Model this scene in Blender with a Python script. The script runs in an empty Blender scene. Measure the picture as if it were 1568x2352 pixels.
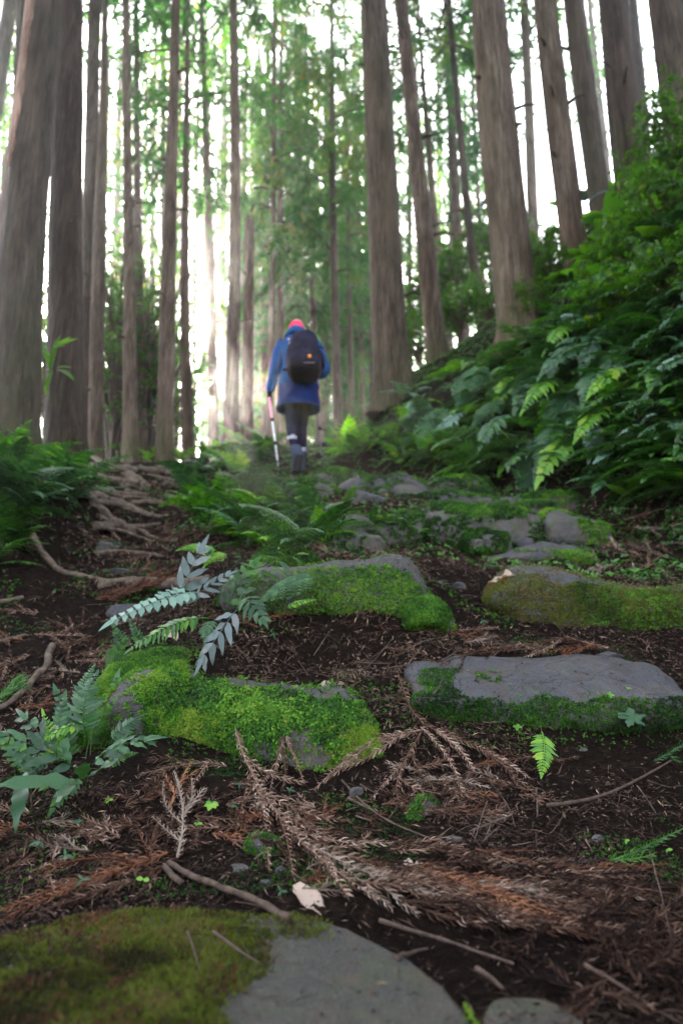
import bpy, math, random
import numpy as np
from mathutils import Vector, Matrix
from mathutils.bvhtree import BVHTree

random.seed(11)
RS = np.random.RandomState(7)
sc = bpy.context.scene
COL = sc.collection
R = math.radians

# ------------------------------------------------------------------ camera, world, sun, exposure
PITCH = R(14.0)
cam_d = bpy.data.cameras.new('camera')
cam = bpy.data.objects.new('camera', cam_d)
COL.objects.link(cam)
cam.location = (0, 0, 0)
cam.rotation_euler = (R(90) + PITCH, 0, 0)
cam_d.sensor_fit = 'VERTICAL'
cam_d.sensor_height = 36.0
cam_d.lens = 24.0
cam_d.clip_start = 0.02
cam_d.clip_end = 2000
cam_d.dof.use_dof = True
cam_d.dof.focus_distance = 1.75
cam_d.dof.aperture_fstop = 2.6
sc.camera = cam

SUN_EL, SUN_AZ = R(24.8), R(-13.4)
w = bpy.data.worlds.new('World')
sc.world = w
w.use_nodes = True
nt = w.node_tree
bg = nt.nodes['Background']
sky = nt.nodes.new('ShaderNodeTexSky')
sky.sky_type = 'NISHITA'
sky.sun_disc = False
sky.sun_elevation = SUN_EL
sky.sun_rotation = SUN_AZ
sky.air_density = 1.0
sky.dust_density = 3.0
sky.ozone_density = 1.0
hs = nt.nodes.new('ShaderNodeHueSaturation')
hs.inputs['Saturation'].default_value = 0.45
nt.links.new(sky.outputs[0], hs.inputs['Color'])
nt.links.new(hs.outputs[0], bg.inputs[0])
bg.inputs[1].default_value = 0.15

sd = bpy.data.lights.new('sun', 'SUN')
sd.energy = 5.0
sd.angle = R(0.53)
sd.color = (1.0, 0.88, 0.70)
so = bpy.data.objects.new('sun', sd)
COL.objects.link(so)
sdir = Vector((math.sin(SUN_AZ) * math.cos(SUN_EL), math.cos(SUN_AZ) * math.cos(SUN_EL), math.sin(SUN_EL)))
so.rotation_euler = (-sdir).to_track_quat('-Z', 'Y').to_euler()
so.location = (0, 0, 50)

sc.view_settings.view_transform = 'Standard'
sc.view_settings.look = 'None'
sc.view_settings.gamma = 1.0
sc.view_settings.exposure = 3.55
sc.render.film_transparent = False
cy = sc.cycles
cy.max_bounces = 7
cy.diffuse_bounces = 4
cy.glossy_bounces = 2
cy.transmission_bounces = 4
cy.volume_bounces = 1
cy.transparent_max_bounces = 4
cy.sample_clamp_indirect = 6.0
cy.use_denoising = True
cy.caustics_reflective = False
cy.caustics_refractive = False

# ------------------------------------------------------------------ picture <-> place
CP, SP = math.cos(PITCH), math.sin(PITCH)
FD = 1568.0
def ray(px, py):
    a = (px - 784.0) / FD
    b = (1176.0 - py) / FD
    return Vector((a, CP - b * SP, SP + b * CP))
def P(px, py, Y):
    r = ray(px, py)
    return r * (Y / r.y)
def PZ(px, py, z):
    r = ray(px, py)
    return r * (z / r.z)

# ------------------------------------------------------------------ noise
def _h(ix, iy, iz, seed):
    n = (ix * 374761393 + iy * 668265263 + iz * 2147483647 + seed * 1274126177) & 0xffffffff
    n = ((n ^ (n >> 13)) * 1274126177) & 0xffffffff
    n = (n ^ (n >> 16)) & 0xffffffff
    return n / 4294967295.0
def vnoise(p, seed=0):
    p = np.asarray(p, dtype=np.float64)
    f = np.floor(p)
    t = p - f
    t = t * t * (3 - 2 * t)
    i = f.astype(np.int64)
    r = 0
    for dx in (0, 1):
        wx = t[:, 0] if dx else 1 - t[:, 0]
        for dy in (0, 1):
            wy = t[:, 1] if dy else 1 - t[:, 1]
            for dz in (0, 1):
                wz = t[:, 2] if dz else 1 - t[:, 2]
                r = r + wx * wy * wz * _h(i[:, 0] + dx, i[:, 1] + dy, i[:, 2] + dz, seed)
    return r * 2 - 1
def fbm(p, freq=1.0, octv=4, seed=0, gain=0.5):
    p = np.asarray(p, dtype=np.float64) * freq
    s, a = 0, 1.0
    for o in range(octv):
        s = s + a * vnoise(p + 17.3 * o, seed + o)
        p = p * 2.03
        a *= gain
    return s

# ------------------------------------------------------------------ mesh helpers
def mesh_from(name, V, F, mat=None, tint=None, smooth=True, tints=None):
    """V (n,3), F (m,3) or (m,4) integer array"""
    V = np.ascontiguousarray(V, dtype=np.float32)
    F = np.ascontiguousarray(F, dtype=np.int32)
    me = bpy.data.meshes.new(name)
    k = F.shape[1]
    me.vertices.add(len(V))
    me.vertices.foreach_set('co', V.ravel())
    me.loops.add(F.size)
    me.loops.foreach_set('vertex_index', F.ravel())
    me.polygons.add(len(F))
    me.polygons.foreach_set('loop_start', np.arange(0, F.size, k, dtype=np.int32))
    me.polygons.foreach_set('loop_total', np.full(len(F), k, dtype=np.int32))
    me.polygons.foreach_set('use_smooth', np.full(len(F), smooth, dtype=bool))
    if tint is not None:
        at = me.attributes.new('tint', 'FLOAT', 'FACE')
        at.data.foreach_set('value', np.ascontiguousarray(tint, dtype=np.float32))
    me.update(calc_edges=True)
    me.validate()
    if mat is not None:
        me.materials.append(mat)
    return me
def link(name, data, parent=None, loc=None, mat4=None):
    o = bpy.data.objects.new(name, data)
    COL.objects.link(o)
    if parent is not None:
        o.parent = parent
    if mat4 is not None:
        o.matrix_basis = mat4
    elif loc is not None:
        o.location = loc
    return o
def tag(o, label=None, cat=None, group=None, kind=None):
    if label: o['label'] = label
    if cat: o['category'] = cat
    if group: o['group'] = group
    if kind: o['kind'] = kind
    return o
def thing(name, loc, label, cat, group=None):
    o = link(name, None, loc=loc)
    o.empty_display_size = 0.05
    return tag(o, label, cat, group)
class MB:
    """collects pieces into one mesh; everything is kept as triangles"""
    def __init__(s):
        s.V, s.F, s.T, s.n = [], [], [], 0
    def add(s, V, F, tint=0.5):
        V = np.asarray(V, dtype=np.float64).reshape(-1, 3)
        F = np.asarray(F, dtype=np.int64)
        if F.shape[1] == 4:
            F = np.concatenate([F[:, [0, 1, 2]], F[:, [0, 2, 3]]])
        s.V.append(V); s.F.append(F + s.n); s.n += len(V)
        t = np.empty(len(F)); t[:] = tint
        s.T.append(t)
        return s
    def mesh(s, name, mat, smooth=True):
        return mesh_from(name, np.concatenate(s.V), np.concatenate(s.F), mat, np.concatenate(s.T), smooth)
    def arrays(s):
        return np.concatenate(s.V), np.concatenate(s.F), np.concatenate(s.T)
def catmull(pts, n):
    pts = np.asarray(pts, dtype=float)
    m = len(pts)
    if m == 2:
        t = np.linspace(0, 1, n)[:, None]
        return pts[0] * (1 - t) + pts[1] * t
    e = np.vstack([2 * pts[0] - pts[1], pts, 2 * pts[-1] - pts[-2]])
    u = np.linspace(0, m - 1, n)
    i = np.minimum(u.astype(int), m - 2)
    t = (u - i)[:, None]
    p0, p1, p2, p3 = e[i], e[i + 1], e[i + 2], e[i + 3]
    return 0.5 * ((2 * p1) + (-p0 + p2) * t + (2 * p0 - 5 * p1 + 4 * p2 - p3) * t ** 2 + (-p0 + 3 * p1 - 3 * p2 + p3) * t ** 3)
def frames(pts):
    pts = np.asarray(pts, dtype=float)
    T = np.gradient(pts, axis=0)
    T /= np.linalg.norm(T, axis=1)[:, None] + 1e-12
    N = np.zeros_like(T)
    a = np.array([0, 0, 1.0]) if abs(T[0][2]) < 0.8 else np.array([1.0, 0, 0])
    n = a - T[0] * a.dot(T[0])
    n /= np.linalg.norm(n)
    for i in range(len(T)):
        n = n - T[i] * n.dot(T[i])
        n /= np.linalg.norm(n) + 1e-12
        N[i] = n
    B = np.cross(T, N)
    return T, N, B
def tube(pts, rad, n=6, caps=True):
    pts = np.asarray(pts, dtype=float)
    rad = np.broadcast_to(np.asarray(rad, dtype=float), (len(pts),))
    T, N, B = frames(pts)
    a = np.linspace(0, 2 * np.pi, n, endpoint=False)
    V = pts[:, None, :] + rad[:, None, None] * (np.cos(a)[None, :, None] * N[:, None, :] + np.sin(a)[None, :, None] * B[:, None, :])
    V = V.reshape(-1, 3)
    i = np.arange(len(pts) - 1)[:, None] * n
    j = np.arange(n)[None, :]
    k = (j + 1) % n
    F = np.stack([i + j, i + k, i + n + k, i + n + j], -1).reshape(-1, 4)
    F = np.concatenate([F[:, [0, 1, 2]], F[:, [0, 2, 3]]])
    if caps:
        m = len(V)
        V = np.vstack([V, pts[0], pts[-1]])
        j = np.arange(n)
        k = (j + 1) % n
        l = (len(pts) - 1) * n
        F = np.vstack([F, np.stack([np.full(n, m), k, j], -1), np.stack([np.full(n, m + 1), l + j, l + k], -1)])
    return V, F
def instances(protos, which, M, tint=None):
    """protos: list of (V,F,T); which (n,), M (n,3,4)"""
    Vs, Fs, Ts, off = [], [], [], 0
    for q, (V, F, T) in enumerate(protos):
        idx = np.nonzero(which == q)[0]
        if len(idx) == 0:
            continue
        A = M[idx]
        W = np.einsum('nij,vj->nvi', A[:, :, :3], V) + A[:, None, :, 3]
        nv = len(V)
        FF = F[None] + (np.arange(len(idx)) * nv)[:, None, None] + off
        Vs.append(W.reshape(-1, 3)); Fs.append(FF.reshape(-1, 3))
        tt = T[None, :] * 0.35 + (tint[idx][:, None] if tint is not None else 0.3)
        Ts.append(tt.reshape(-1))
        off += nv * len(idx)
    return np.concatenate(Vs), np.concatenate(Fs), np.concatenate(Ts)
def orient(pos, Z, yaw, scale, tiltrand=0.0):
    """matrices with local z along Z (n,3), spun by yaw"""
    n = len(pos)
    Z = Z + RS.normal(0, 1, (n, 3)) * tiltrand
    Z = Z / (np.linalg.norm(Z, axis=1)[:, None] + 1e-9)
    ref = np.where(np.abs(Z[:, 2:3]) < 0.9, np.array([[0, 0, 1.0]]), np.array([[0, 1.0, 0]]))
    X = np.cross(ref, Z); X /= np.linalg.norm(X, axis=1)[:, None] + 1e-9
    Y = np.cross(Z, X)
    c, s = np.cos(yaw)[:, None], np.sin(yaw)[:, None]
    X2 = X * c + Y * s
    Y2 = -X * s + Y * c
    sc_ = np.broadcast_to(np.asarray(scale, dtype=float), (n,))[:, None, None]
    return np.concatenate([np.stack([X2, Y2, Z], -1) * sc_, pos[:, :, None]], -1)
def mesh_samples(V, F, n):
    A, B, C = V[F[:, 0]], V[F[:, 1]], V[F[:, 2]]
    N = np.cross(B - A, C - A)
    ar = np.linalg.norm(N, axis=1)
    f = RS.choice(len(F), n, p=ar / ar.sum())
    u, v = RS.rand(n), RS.rand(n)
    fl = u + v > 1
    u[fl], v[fl] = 1 - u[fl], 1 - v[fl]
    p = A[f] + (B[f] - A[f]) * u[:, None] + (C[f] - A[f]) * v[:, None]
    return p, N[f] / (ar[f][:, None] + 1e-12)

# ------------------------------------------------------------------ materials
def nmat(name):
    m = bpy.data.materials.new(name)
    m.use_nodes = True
    t = m.node_tree
    t.nodes.clear()
    out = t.nodes.new('ShaderNodeOutputMaterial')
    return m, t, out
def N(t, typ, **kw):
    n = t.nodes.new(typ)
    for k, v in kw.items():
        if k.startswith('i_'):
            key = k[2:]
            key = int(key) if key.isdigit() else key.replace('_', ' ')
            n.inputs[key].default_value = v
        else:
            setattr(n, k, v)
    return n
def ramp(t, fac, stops):
    r = t.nodes.new('ShaderNodeValToRGB')
    el = r.color_ramp.elements
    while len(el) < len(stops):
        el.new(0.5)
    for e, (p, c) in zip(el, stops):
        e.position = p
        e.color = (*c, 1)
    t.links.new(fac, r.inputs[0])
    return r.outputs[0]
def noise(t, scale, detail=6, rough=0.6, vec=None, dist=0.0):
    n = N(t, 'ShaderNodeTexNoise')
    n.inputs['Scale'].default_value = scale
    n.inputs['Detail'].default_value = detail
    n.inputs['Roughness'].default_value = rough
    n.inputs['Distortion'].default_value = dist
    if vec is not None:
        t.links.new(vec, n.inputs['Vector'])
    return n.outputs[0]
def coords(t, kind='Object', scale=(1, 1, 1)):
    tc = N(t, 'ShaderNodeTexCoord')
    mp = N(t, 'ShaderNodeMapping')
    mp.inputs['Scale'].default_value = scale
    t.links.new(tc.outputs[kind], mp.inputs[0])
    return mp.outputs[0]
def mix(t, fac, a, b, mode='MIX'):
    m = N(t, 'ShaderNodeMix', data_type='RGBA', blend_type=mode)
    for s, v in ((m.inputs[0], fac), (m.inputs[6], a), (m.inputs[7], b)):
        if isinstance(v, (int, float)): s.default_value = v
        elif isinstance(v, tuple): s.default_value = (*v, 1)
        else: t.links.new(v, s)
    return m.outputs[2]
def mathn(t, op, a, b=0.0, c=None, clamp=False):
    m = N(t, 'ShaderNodeMath', operation=op, use_clamp=clamp)
    for i, v in enumerate((a, b, c)):
        if v is None: continue
        if isinstance(v, (int, float)): m.inputs[i].default_value = v
        else: t.links.new(v, m.inputs[i])
    return m.outputs[0]
def noise_c(t, scale, vec):
    n = N(t, 'ShaderNodeTexNoise'); n.inputs['Scale'].default_value = scale; t.links.new(vec, n.inputs['Vector'])
    m = N(t, 'ShaderNodeVectorMath', operation='SCALE'); t.links.new(n.outputs[1], m.inputs[0]); m.inputs['Scale'].default_value = 0.12
    return m.outputs[0]
def bump(t, h, strength, dist, prev=None):
    b = N(t, 'ShaderNodeBump')
    b.inputs['Strength'].default_value = strength
    b.inputs['Distance'].default_value = dist
    t.links.new(h, b.inputs['Height'])
    if prev is not None: t.links.new(prev, b.inputs['Normal'])
    return b.outputs[0]
def bsdf(t, out, col, rough=0.8, spec=0.3, nrm=None):
    p = N(t, 'ShaderNodeBsdfPrincipled')
    for key, v in (('Base Color', col), ('Roughness', rough)):
        if isinstance(v, tuple): p.inputs[key].default_value = (*v, 1)
        elif isinstance(v, (int, float)): p.inputs[key].default_value = v
        else: t.links.new(v, p.inputs[key])
    p.inputs['Specular IOR Level'].default_value = spec
    if nrm is not None: t.links.new(nrm, p.inputs['Normal'])
    if out is not None: t.links.new(p.outputs[0], out.inputs[0])
    return p
def flat_mat(name, col, rough=0.7, spec=0.3, bscale=0, bstr=0.3, bdist=0.002, var=0.25):
    m, t, out = nmat(name)
    v = coords(t)
    c = ramp(t, noise(t, bscale or 20, 4, 0.6, v), [(0.3, tuple(x * (1 - var) for x in col)), (0.7, tuple(min(1, x * (1 + var)) for x in col))])
    nr = bump(t, noise(t, (bscale or 20) * 3, 4, 0.6, v), bstr, bdist)
    bsdf(t, out, c, rough, spec, nr)
    return m
def leaf_mat(name, stops, trans=0.3, rough=0.45, spec=0.5, tcol=None, rand=0.35, sheen=0.0, bs=60, cell=None):
    """leaf colour from the tint attribute (+ per-object random); translucent"""
    m, t, out = nmat(name)
    a = N(t, 'ShaderNodeAttribute', attribute_name='tint')
    oi = N(t, 'ShaderNodeObjectInfo')
    f = mathn(t, 'ADD', a.outputs['Fac'], mathn(t, 'MULTIPLY', mathn(t, 'SUBTRACT', oi.outputs['Random'], 0.5), rand))
    v = coords(t)
    nz = noise(t, bs, 3, 0.6, v)
    f = mathn(t, 'ADD', f, mathn(t, 'MULTIPLY', mathn(t, 'SUBTRACT', nz, 0.5), 0.35), clamp=True)
    c = ramp(t, f, stops)
    nr = bump(t, nz, 0.25, 0.003)
    p = bsdf(t, None, c, rough, spec, nr)
    if trans > 0:
        tr = N(t, 'ShaderNodeBsdfTranslucent')
        tc = mix(t, 1.0, c, tcol or (0.9, 1.0, 0.35), 'MULTIPLY')
        g = N(t, 'ShaderNodeMix', data_type='RGBA', blend_type='ADD')
        g.inputs[0].default_value = 1.0
        t.links.new(tc, g.inputs[6]); t.links.new(tc, g.inputs[7])
        t.links.new(g.outputs[2], tr.inputs[0])
        ms = N(t, 'ShaderNodeMixShader')
        ms.inputs[0].default_value = trans
        t.links.new(p.outputs[0], ms.inputs[1]); t.links.new(tr.outputs[0], ms.inputs[2])
        t.links.new(ms.outputs[0], out.inputs[0])
    else:
        t.links.new(p.outputs[0], out.inputs[0])
    return m

def soil_material():
    m, t, out = nmat('forest_soil')
    v = coords(t)
    n1 = noise(t, 2.2, 8, 0.65, v)
    n2 = noise(t, 38, 8, 0.7, v)
    n3 = noise(t, 220, 4, 0.7, v)
    n4 = noise(t, 0.5, 4, 0.6, v)
    c1 = ramp(t, n2, [(0.38, (0.0025, 0.0018, 0.0016)), (0.54, (0.010, 0.0065, 0.005)), (0.68, (0.034, 0.021, 0.016)), (0.85, (0.095, 0.062, 0.045))])
    c2 = ramp(t, n3, [(0.4, (0.003, 0.002, 0.0016)), (0.7, (0.055, 0.033, 0.024))])
    c = mix(t, mathn(t, 'MULTIPLY', n1, 0.7), c1, c2)
    mossf = ramp(t, mathn(t, 'ADD', mathn(t, 'MULTIPLY', n4, 0.5), mathn(t, 'MULTIPLY', n1, 0.5)), [(0.56, (0, 0, 0)), (0.64, (1, 1, 1))])
    c = mix(t, mathn(t, 'MULTIPLY', mossf, 0.5), c, (0.03, 0.06, 0.012))
    nr = bump(t, n2, 0.9, 0.02)
    nr = bump(t, n3, 0.8, 0.006, nr)
    bsdf(t, out, c, 0.95, 0.04, nr)
    return m
def rock_material(name, base=(0.085, 0.08, 0.082), dark=(0.013, 0.012, 0.014), warm=(0.15, 0.112, 0.088), moss=0.5, cracks=0.4):
    m, t, out = nmat(name)
    v = coords(t)
    n1 = noise(t, 4.5, 8, 0.62, v)
    n2 = noise(t, 45, 8, 0.7, v)
    n3 = noise(t, 330, 3, 0.6, v)
    n5 = noise(t, 9, 5, 0.7, v, 0.8)
    c = ramp(t, n1, [(0.3, dark), (0.5, base), (0.72, warm)])
    c = mix(t, 0.5, c, ramp(t, n2, [(0.3, dark), (0.55, base), (0.78, tuple(x * 1.45 for x in warm))]))
    sp = N(t, 'ShaderNodeTexVoronoi', feature='F1')
    sp.inputs['Scale'].default_value = 60
    t.links.new(v, sp.inputs[0])
    pit = ramp(t, sp.outputs[0], [(0.06, (0, 0, 0)), (0.13, (1, 1, 1))])
    c = mix(t, 0.55, c, mix(t, pit, (0.02, 0.015, 0.01), c))
    c = mix(t, 0.35, c, ramp(t, n3, [(0.35, (0.012, 0.011, 0.010)), (0.65, (0.19, 0.17, 0.15))]))
    mf = ramp(t, n5, [(0.53, (0, 0, 0)), (0.62, (1, 1, 1))])
    c = mix(t, mathn(t, 'MULTIPLY', mf, moss), c, (0.045, 0.075, 0.015))
    ck = N(t, 'ShaderNodeTexVoronoi', feature='DISTANCE_TO_EDGE')
    ck.inputs['Scale'].default_value = 6.5
    wv = N(t, 'ShaderNodeVectorMath', operation='ADD'); t.links.new(v, wv.inputs[0]); t.links.new(noise_c(t, 8, v), wv.inputs[1]); t.links.new(wv.outputs[0], ck.inputs['Vector'])
    ckm = ramp(t, ck.outputs[0], [(0.0, (0, 0, 0)), (0.018, (1, 1, 1))])
    c = mix(t, cracks, c, mix(t, ckm, (0.006, 0.005, 0.005), c))
    dust = ramp(t, noise(t, 13, 6, 0.75, v), [(0.5, (0, 0, 0)), (0.66, (1, 1, 1))])
    c = mix(t, mathn(t, 'MULTIPLY', dust, 0.65), c, (0.085, 0.058, 0.042))
    nr = bump(t, n1, 0.7, 0.04)
    nr = bump(t, ckm, cracks, 0.004, nr)
    nr = bump(t, n2, 0.8, 0.01, nr)
    nr = bump(t, n3, 0.5, 0.0015, nr)
    bsdf(t, out, c, 0.8, 0.22, nr)
    return m
def bark_material(name, tone=1.0, pink=0.0, mossh=1.0, mossy=0.5):
    m, t, out = nmat(name)
    oi = N(t, 'ShaderNodeObjectInfo')
    tc = N(t, 'ShaderNodeTexCoord')
    add = N(t, 'ShaderNodeVectorMath', operation='ADD')
    t.links.new(tc.outputs['Object'], add.inputs[0])
    cx = N(t, 'ShaderNodeCombineXYZ')
    t.links.new(mathn(t, 'MULTIPLY', oi.outputs['Random'], 37.0), cx.inputs[0])
    t.links.new(cx.outputs[0], add.inputs[1])
    mp = N(t, 'ShaderNodeMapping'); mp.inputs['Scale'].default_value = (1, 1, 0.07)
    t.links.new(add.outputs[0], mp.inputs[0])
    mp2 = N(t, 'ShaderNodeMapping'); mp2.inputs['Scale'].default_value = (1, 1, 0.3)
    t.links.new(add.outputs[0], mp2.inputs[0])
    f1 = noise(t, 34, 8, 0.68, mp.outputs[0], 0.3)
    f2 = noise(t, 95, 6, 0.7, mp.outputs[0])
    b1 = noise(t, 5, 6, 0.6, mp2.outputs[0])
    c = ramp(t, f1, [(0.36, (0.022, 0.014, 0.010)), (0.46, (0.085, 0.060, 0.045)), (0.56, (0.17, 0.125, 0.10)), (0.70, (0.32, 0.25, 0.21))])
    c = mix(t, 0.35, c, ramp(t, f2, [(0.38, (0.035, 0.024, 0.018)), (0.64, (0.29, 0.23, 0.19))]))
    c = mix(t, ramp(t, b1, [(0.42, (0, 0, 0)), (0.6, (0.9, 0.9, 0.9))]), c, mix(t, 1.0, c, (0.52, 0.46, 0.42), 'MULTIPLY'))
    c = mix(t, ramp(t, noise(t, 2.2, 4, 0.6, mp2.outputs[0]), [(0.55, (0, 0, 0)), (0.68, (0.35, 0.35, 0.35))]), c, (0.30, 0.185, 0.15))
    # algae and moss toward the foot
    sep = N(t, 'ShaderNodeSeparateXYZ')
    t.links.new(tc.outputs['Object'], sep.inputs[0])
    g = N(t, 'ShaderNodeMapRange', interpolation_type='SMOOTHSTEP')
    t.links.new(sep.outputs[2], g.inputs[0])
    g.inputs[1].default_value = mossh * 1.3; g.inputs[2].default_value = 0.05
    g.inputs[3].default_value = 0.0; g.inputs[4].default_value = 1.0
    nz = noise(t, 3.5, 5, 0.65, add.outputs[0])
    mk = mathn(t, 'MULTIPLY', g.outputs[0], ramp(t, nz, [(0.36, (0, 0, 0)), (0.58, (1, 1, 1))]))
    alg = mathn(t, 'MULTIPLY', ramp(t, noise(t, 1.1, 4, 0.6, mp2.outputs[0]), [(0.5, (0, 0, 0)), (0.68, (1, 1, 1))]), 0.35)
    c = mix(t, alg, c, (0.09, 0.10, 0.05))
    c = mix(t, mathn(t, 'MULTIPLY', mk, mossy, clamp=True), c, (0.055, 0.085, 0.018))
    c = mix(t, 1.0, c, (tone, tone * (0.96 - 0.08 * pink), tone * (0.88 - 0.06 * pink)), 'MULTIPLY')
    hv = N(t, 'ShaderNodeHueSaturation')
    t.links.new(c, hv.inputs['Color'])
    t.links.new(mathn(t, 'MULTIPLY_ADD', oi.outputs['Random'], 0.5, 0.75), hv.inputs['Value'])
    nr = bump(t, f1, 1.0, 0.04)
    nr = bump(t, f2, 0.8, 0.01, nr)
    bsdf(t, out, hv.outputs[0], 0.85, 0.2, nr)
    return m

M_soil = soil_material()
M_rock = rock_material('weathered_stone')
M_rock_b = rock_material('bluish_stone', (0.062, 0.062, 0.080), (0.014, 0.014, 0.022), (0.13, 0.095, 0.082), 0.25)
M_rock_near = rock_material('path_stone', (0.034, 0.033, 0.029), (0.014, 0.0135, 0.013), (0.052, 0.045, 0.036), 0.2, 0.0)
M_bark = bark_material('cedar_bark', 0.9, 0.4)
M_bark_olive = bark_material('olive_cedar_bark', 0.62, 0.2, 2.5, 0.6)  # olive is the bark's own; tone also lowered to paint the dim left edge
M_bark_dark = bark_material('dark_cedar_bark', 0.62, 0.6, 2.2, 0.7)
M_bark_red = bark_material('reddish_cedar_bark', 0.5, 1.6, 1.2, 0.4)
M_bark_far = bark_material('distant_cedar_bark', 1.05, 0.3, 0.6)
M_root = flat_mat('root_bark', (0.115, 0.082, 0.062), 0.85, 0.2, 30, 0.9, 0.008, 0.65)
M_cedar = leaf_mat('cedar_foliage', [(0.0, (0.010, 0.034, 0.014)), (0.4, (0.026, 0.090, 0.028)), (0.75, (0.05, 0.13, 0.03)), (1.0, (0.15, 0.13, 0.03))], 0.6, 0.6, 0.3, (0.85, 1.0, 0.45))
M_broad = leaf_mat('broadleaf_foliage', [(0.0, (0.02, 0.055, 0.008)), (0.5, (0.045, 0.12, 0.012)), (0.85, (0.09, 0.19, 0.02)), (1.0, (0.30, 0.28, 0.02))], 0.5, 0.35, 0.5, (0.9, 1.0, 0.25))
M_fern = leaf_mat('fern_leaf', [(0.0, (0.007, 0.030, 0.005)), (0.45, (0.026, 0.10, 0.011)), (0.8, (0.065, 0.19, 0.018)), (1.0, (0.15, 0.29, 0.03))], 0.3, 0.33, 0.55)
M_fern_blue = leaf_mat('bluish_fern_leaf', [(0.0, (0.014, 0.042, 0.018)), (0.5, (0.032, 0.095, 0.036)), (1.0, (0.09, 0.19, 0.075))], 0.25, 0.36, 0.45)
M_fern_pale = leaf_mat('pale_fern_leaf', [(0.0, (0.06, 0.12, 0.09)), (0.5, (0.13, 0.225, 0.175)), (1.0, (0.24, 0.35, 0.28))], 0.15, 0.4, 0.5)
M_fern_grey = leaf_mat('grey_fern_leaf', [(0.0, (0.05, 0.075, 0.07)), (0.5, (0.12, 0.155, 0.155)), (0.9, (0.21, 0.21, 0.205)), (1.0, (0.26, 0.19, 0.15))], 0.1, 0.45, 0.5)
M_lime = leaf_mat('lime_leaf', [(0.0, (0.05, 0.16, 0.012)), (0.5, (0.10, 0.28, 0.02)), (1.0, (0.28, 0.42, 0.03))], 0.3, 0.4, 0.5)
M_moss = leaf_mat('moss_leaf', [(0.0, (0.004, 0.014, 0.0015)), (0.28, (0.012, 0.045, 0.004)), (0.54, (0.044, 0.140, 0.010)), (0.80, (0.12, 0.265, 0.018)), (1.0, (0.22, 0.27, 0.035))], 0.25, 0.6, 0.25, bs=14)
M_moss_y = leaf_mat('olive_moss_leaf', [(0.0, (0.008, 0.007, 0.003)), (0.3, (0.026, 0.025, 0.006)), (0.5, (0.058, 0.060, 0.008)), (0.75, (0.10, 0.135, 0.012)), (1.0, (0.14, 0.10, 0.04))], 0.2, 0.7, 0.2, bs=14)
M_dead = leaf_mat('dead_cedar', [(0.0, (0.004, 0.002, 0.0015)), (0.3, (0.026, 0.012, 0.008)), (0.6, (0.105, 0.056, 0.038)), (0.85, (0.25, 0.155, 0.115)), (1.0, (0.42, 0.30, 0.24))], 0.0, 0.8, 0.12, rand=0.3)
M_dead_red = leaf_mat('rusty_cedar', [(0.0, (0.012, 0.004, 0.003)), (0.4, (0.065, 0.022, 0.011)), (0.75, (0.17, 0.065, 0.032)), (1.0, (0.30, 0.14, 0.07))], 0.0, 0.7, 0.25, rand=0.2)
M_dead_pale = leaf_mat('bleached_cedar', [(0.0, (0.03, 0.02, 0.015)), (0.4, (0.12, 0.08, 0.06)), (0.75, (0.28, 0.205, 0.16)), (1.0, (0.44, 0.35, 0.29))], 0.0, 0.75, 0.25, rand=0.2)
M_litter = leaf_mat('needle_litter', [(0.0, (0.005, 0.003, 0.0025)), (0.3, (0.030, 0.017, 0.013)), (0.55, (0.095, 0.058, 0.043)), (0.8, (0.22, 0.145, 0.105)), (1.0, (0.45, 0.32, 0.19))], 0.0, 0.85, 0.12, bs=5)
M_stick = flat_mat('dry_stick', (0.075, 0.048, 0.036), 0.8, 0.25, 60, 0.8, 0.003, 0.55)
M_stem = flat_mat('plant_stem', (0.07, 0.10, 0.03), 0.6, 0.3, 40)
M_deadleaf = leaf_mat('dead_leaf', [(0.0, (0.16, 0.085, 0.06)), (0.5, (0.34, 0.22, 0.17)), (1.0, (0.6, 0.48, 0.40))], 0.15, 0.6, 0.4, tcol=(1, 0.7, 0.4))
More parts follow.
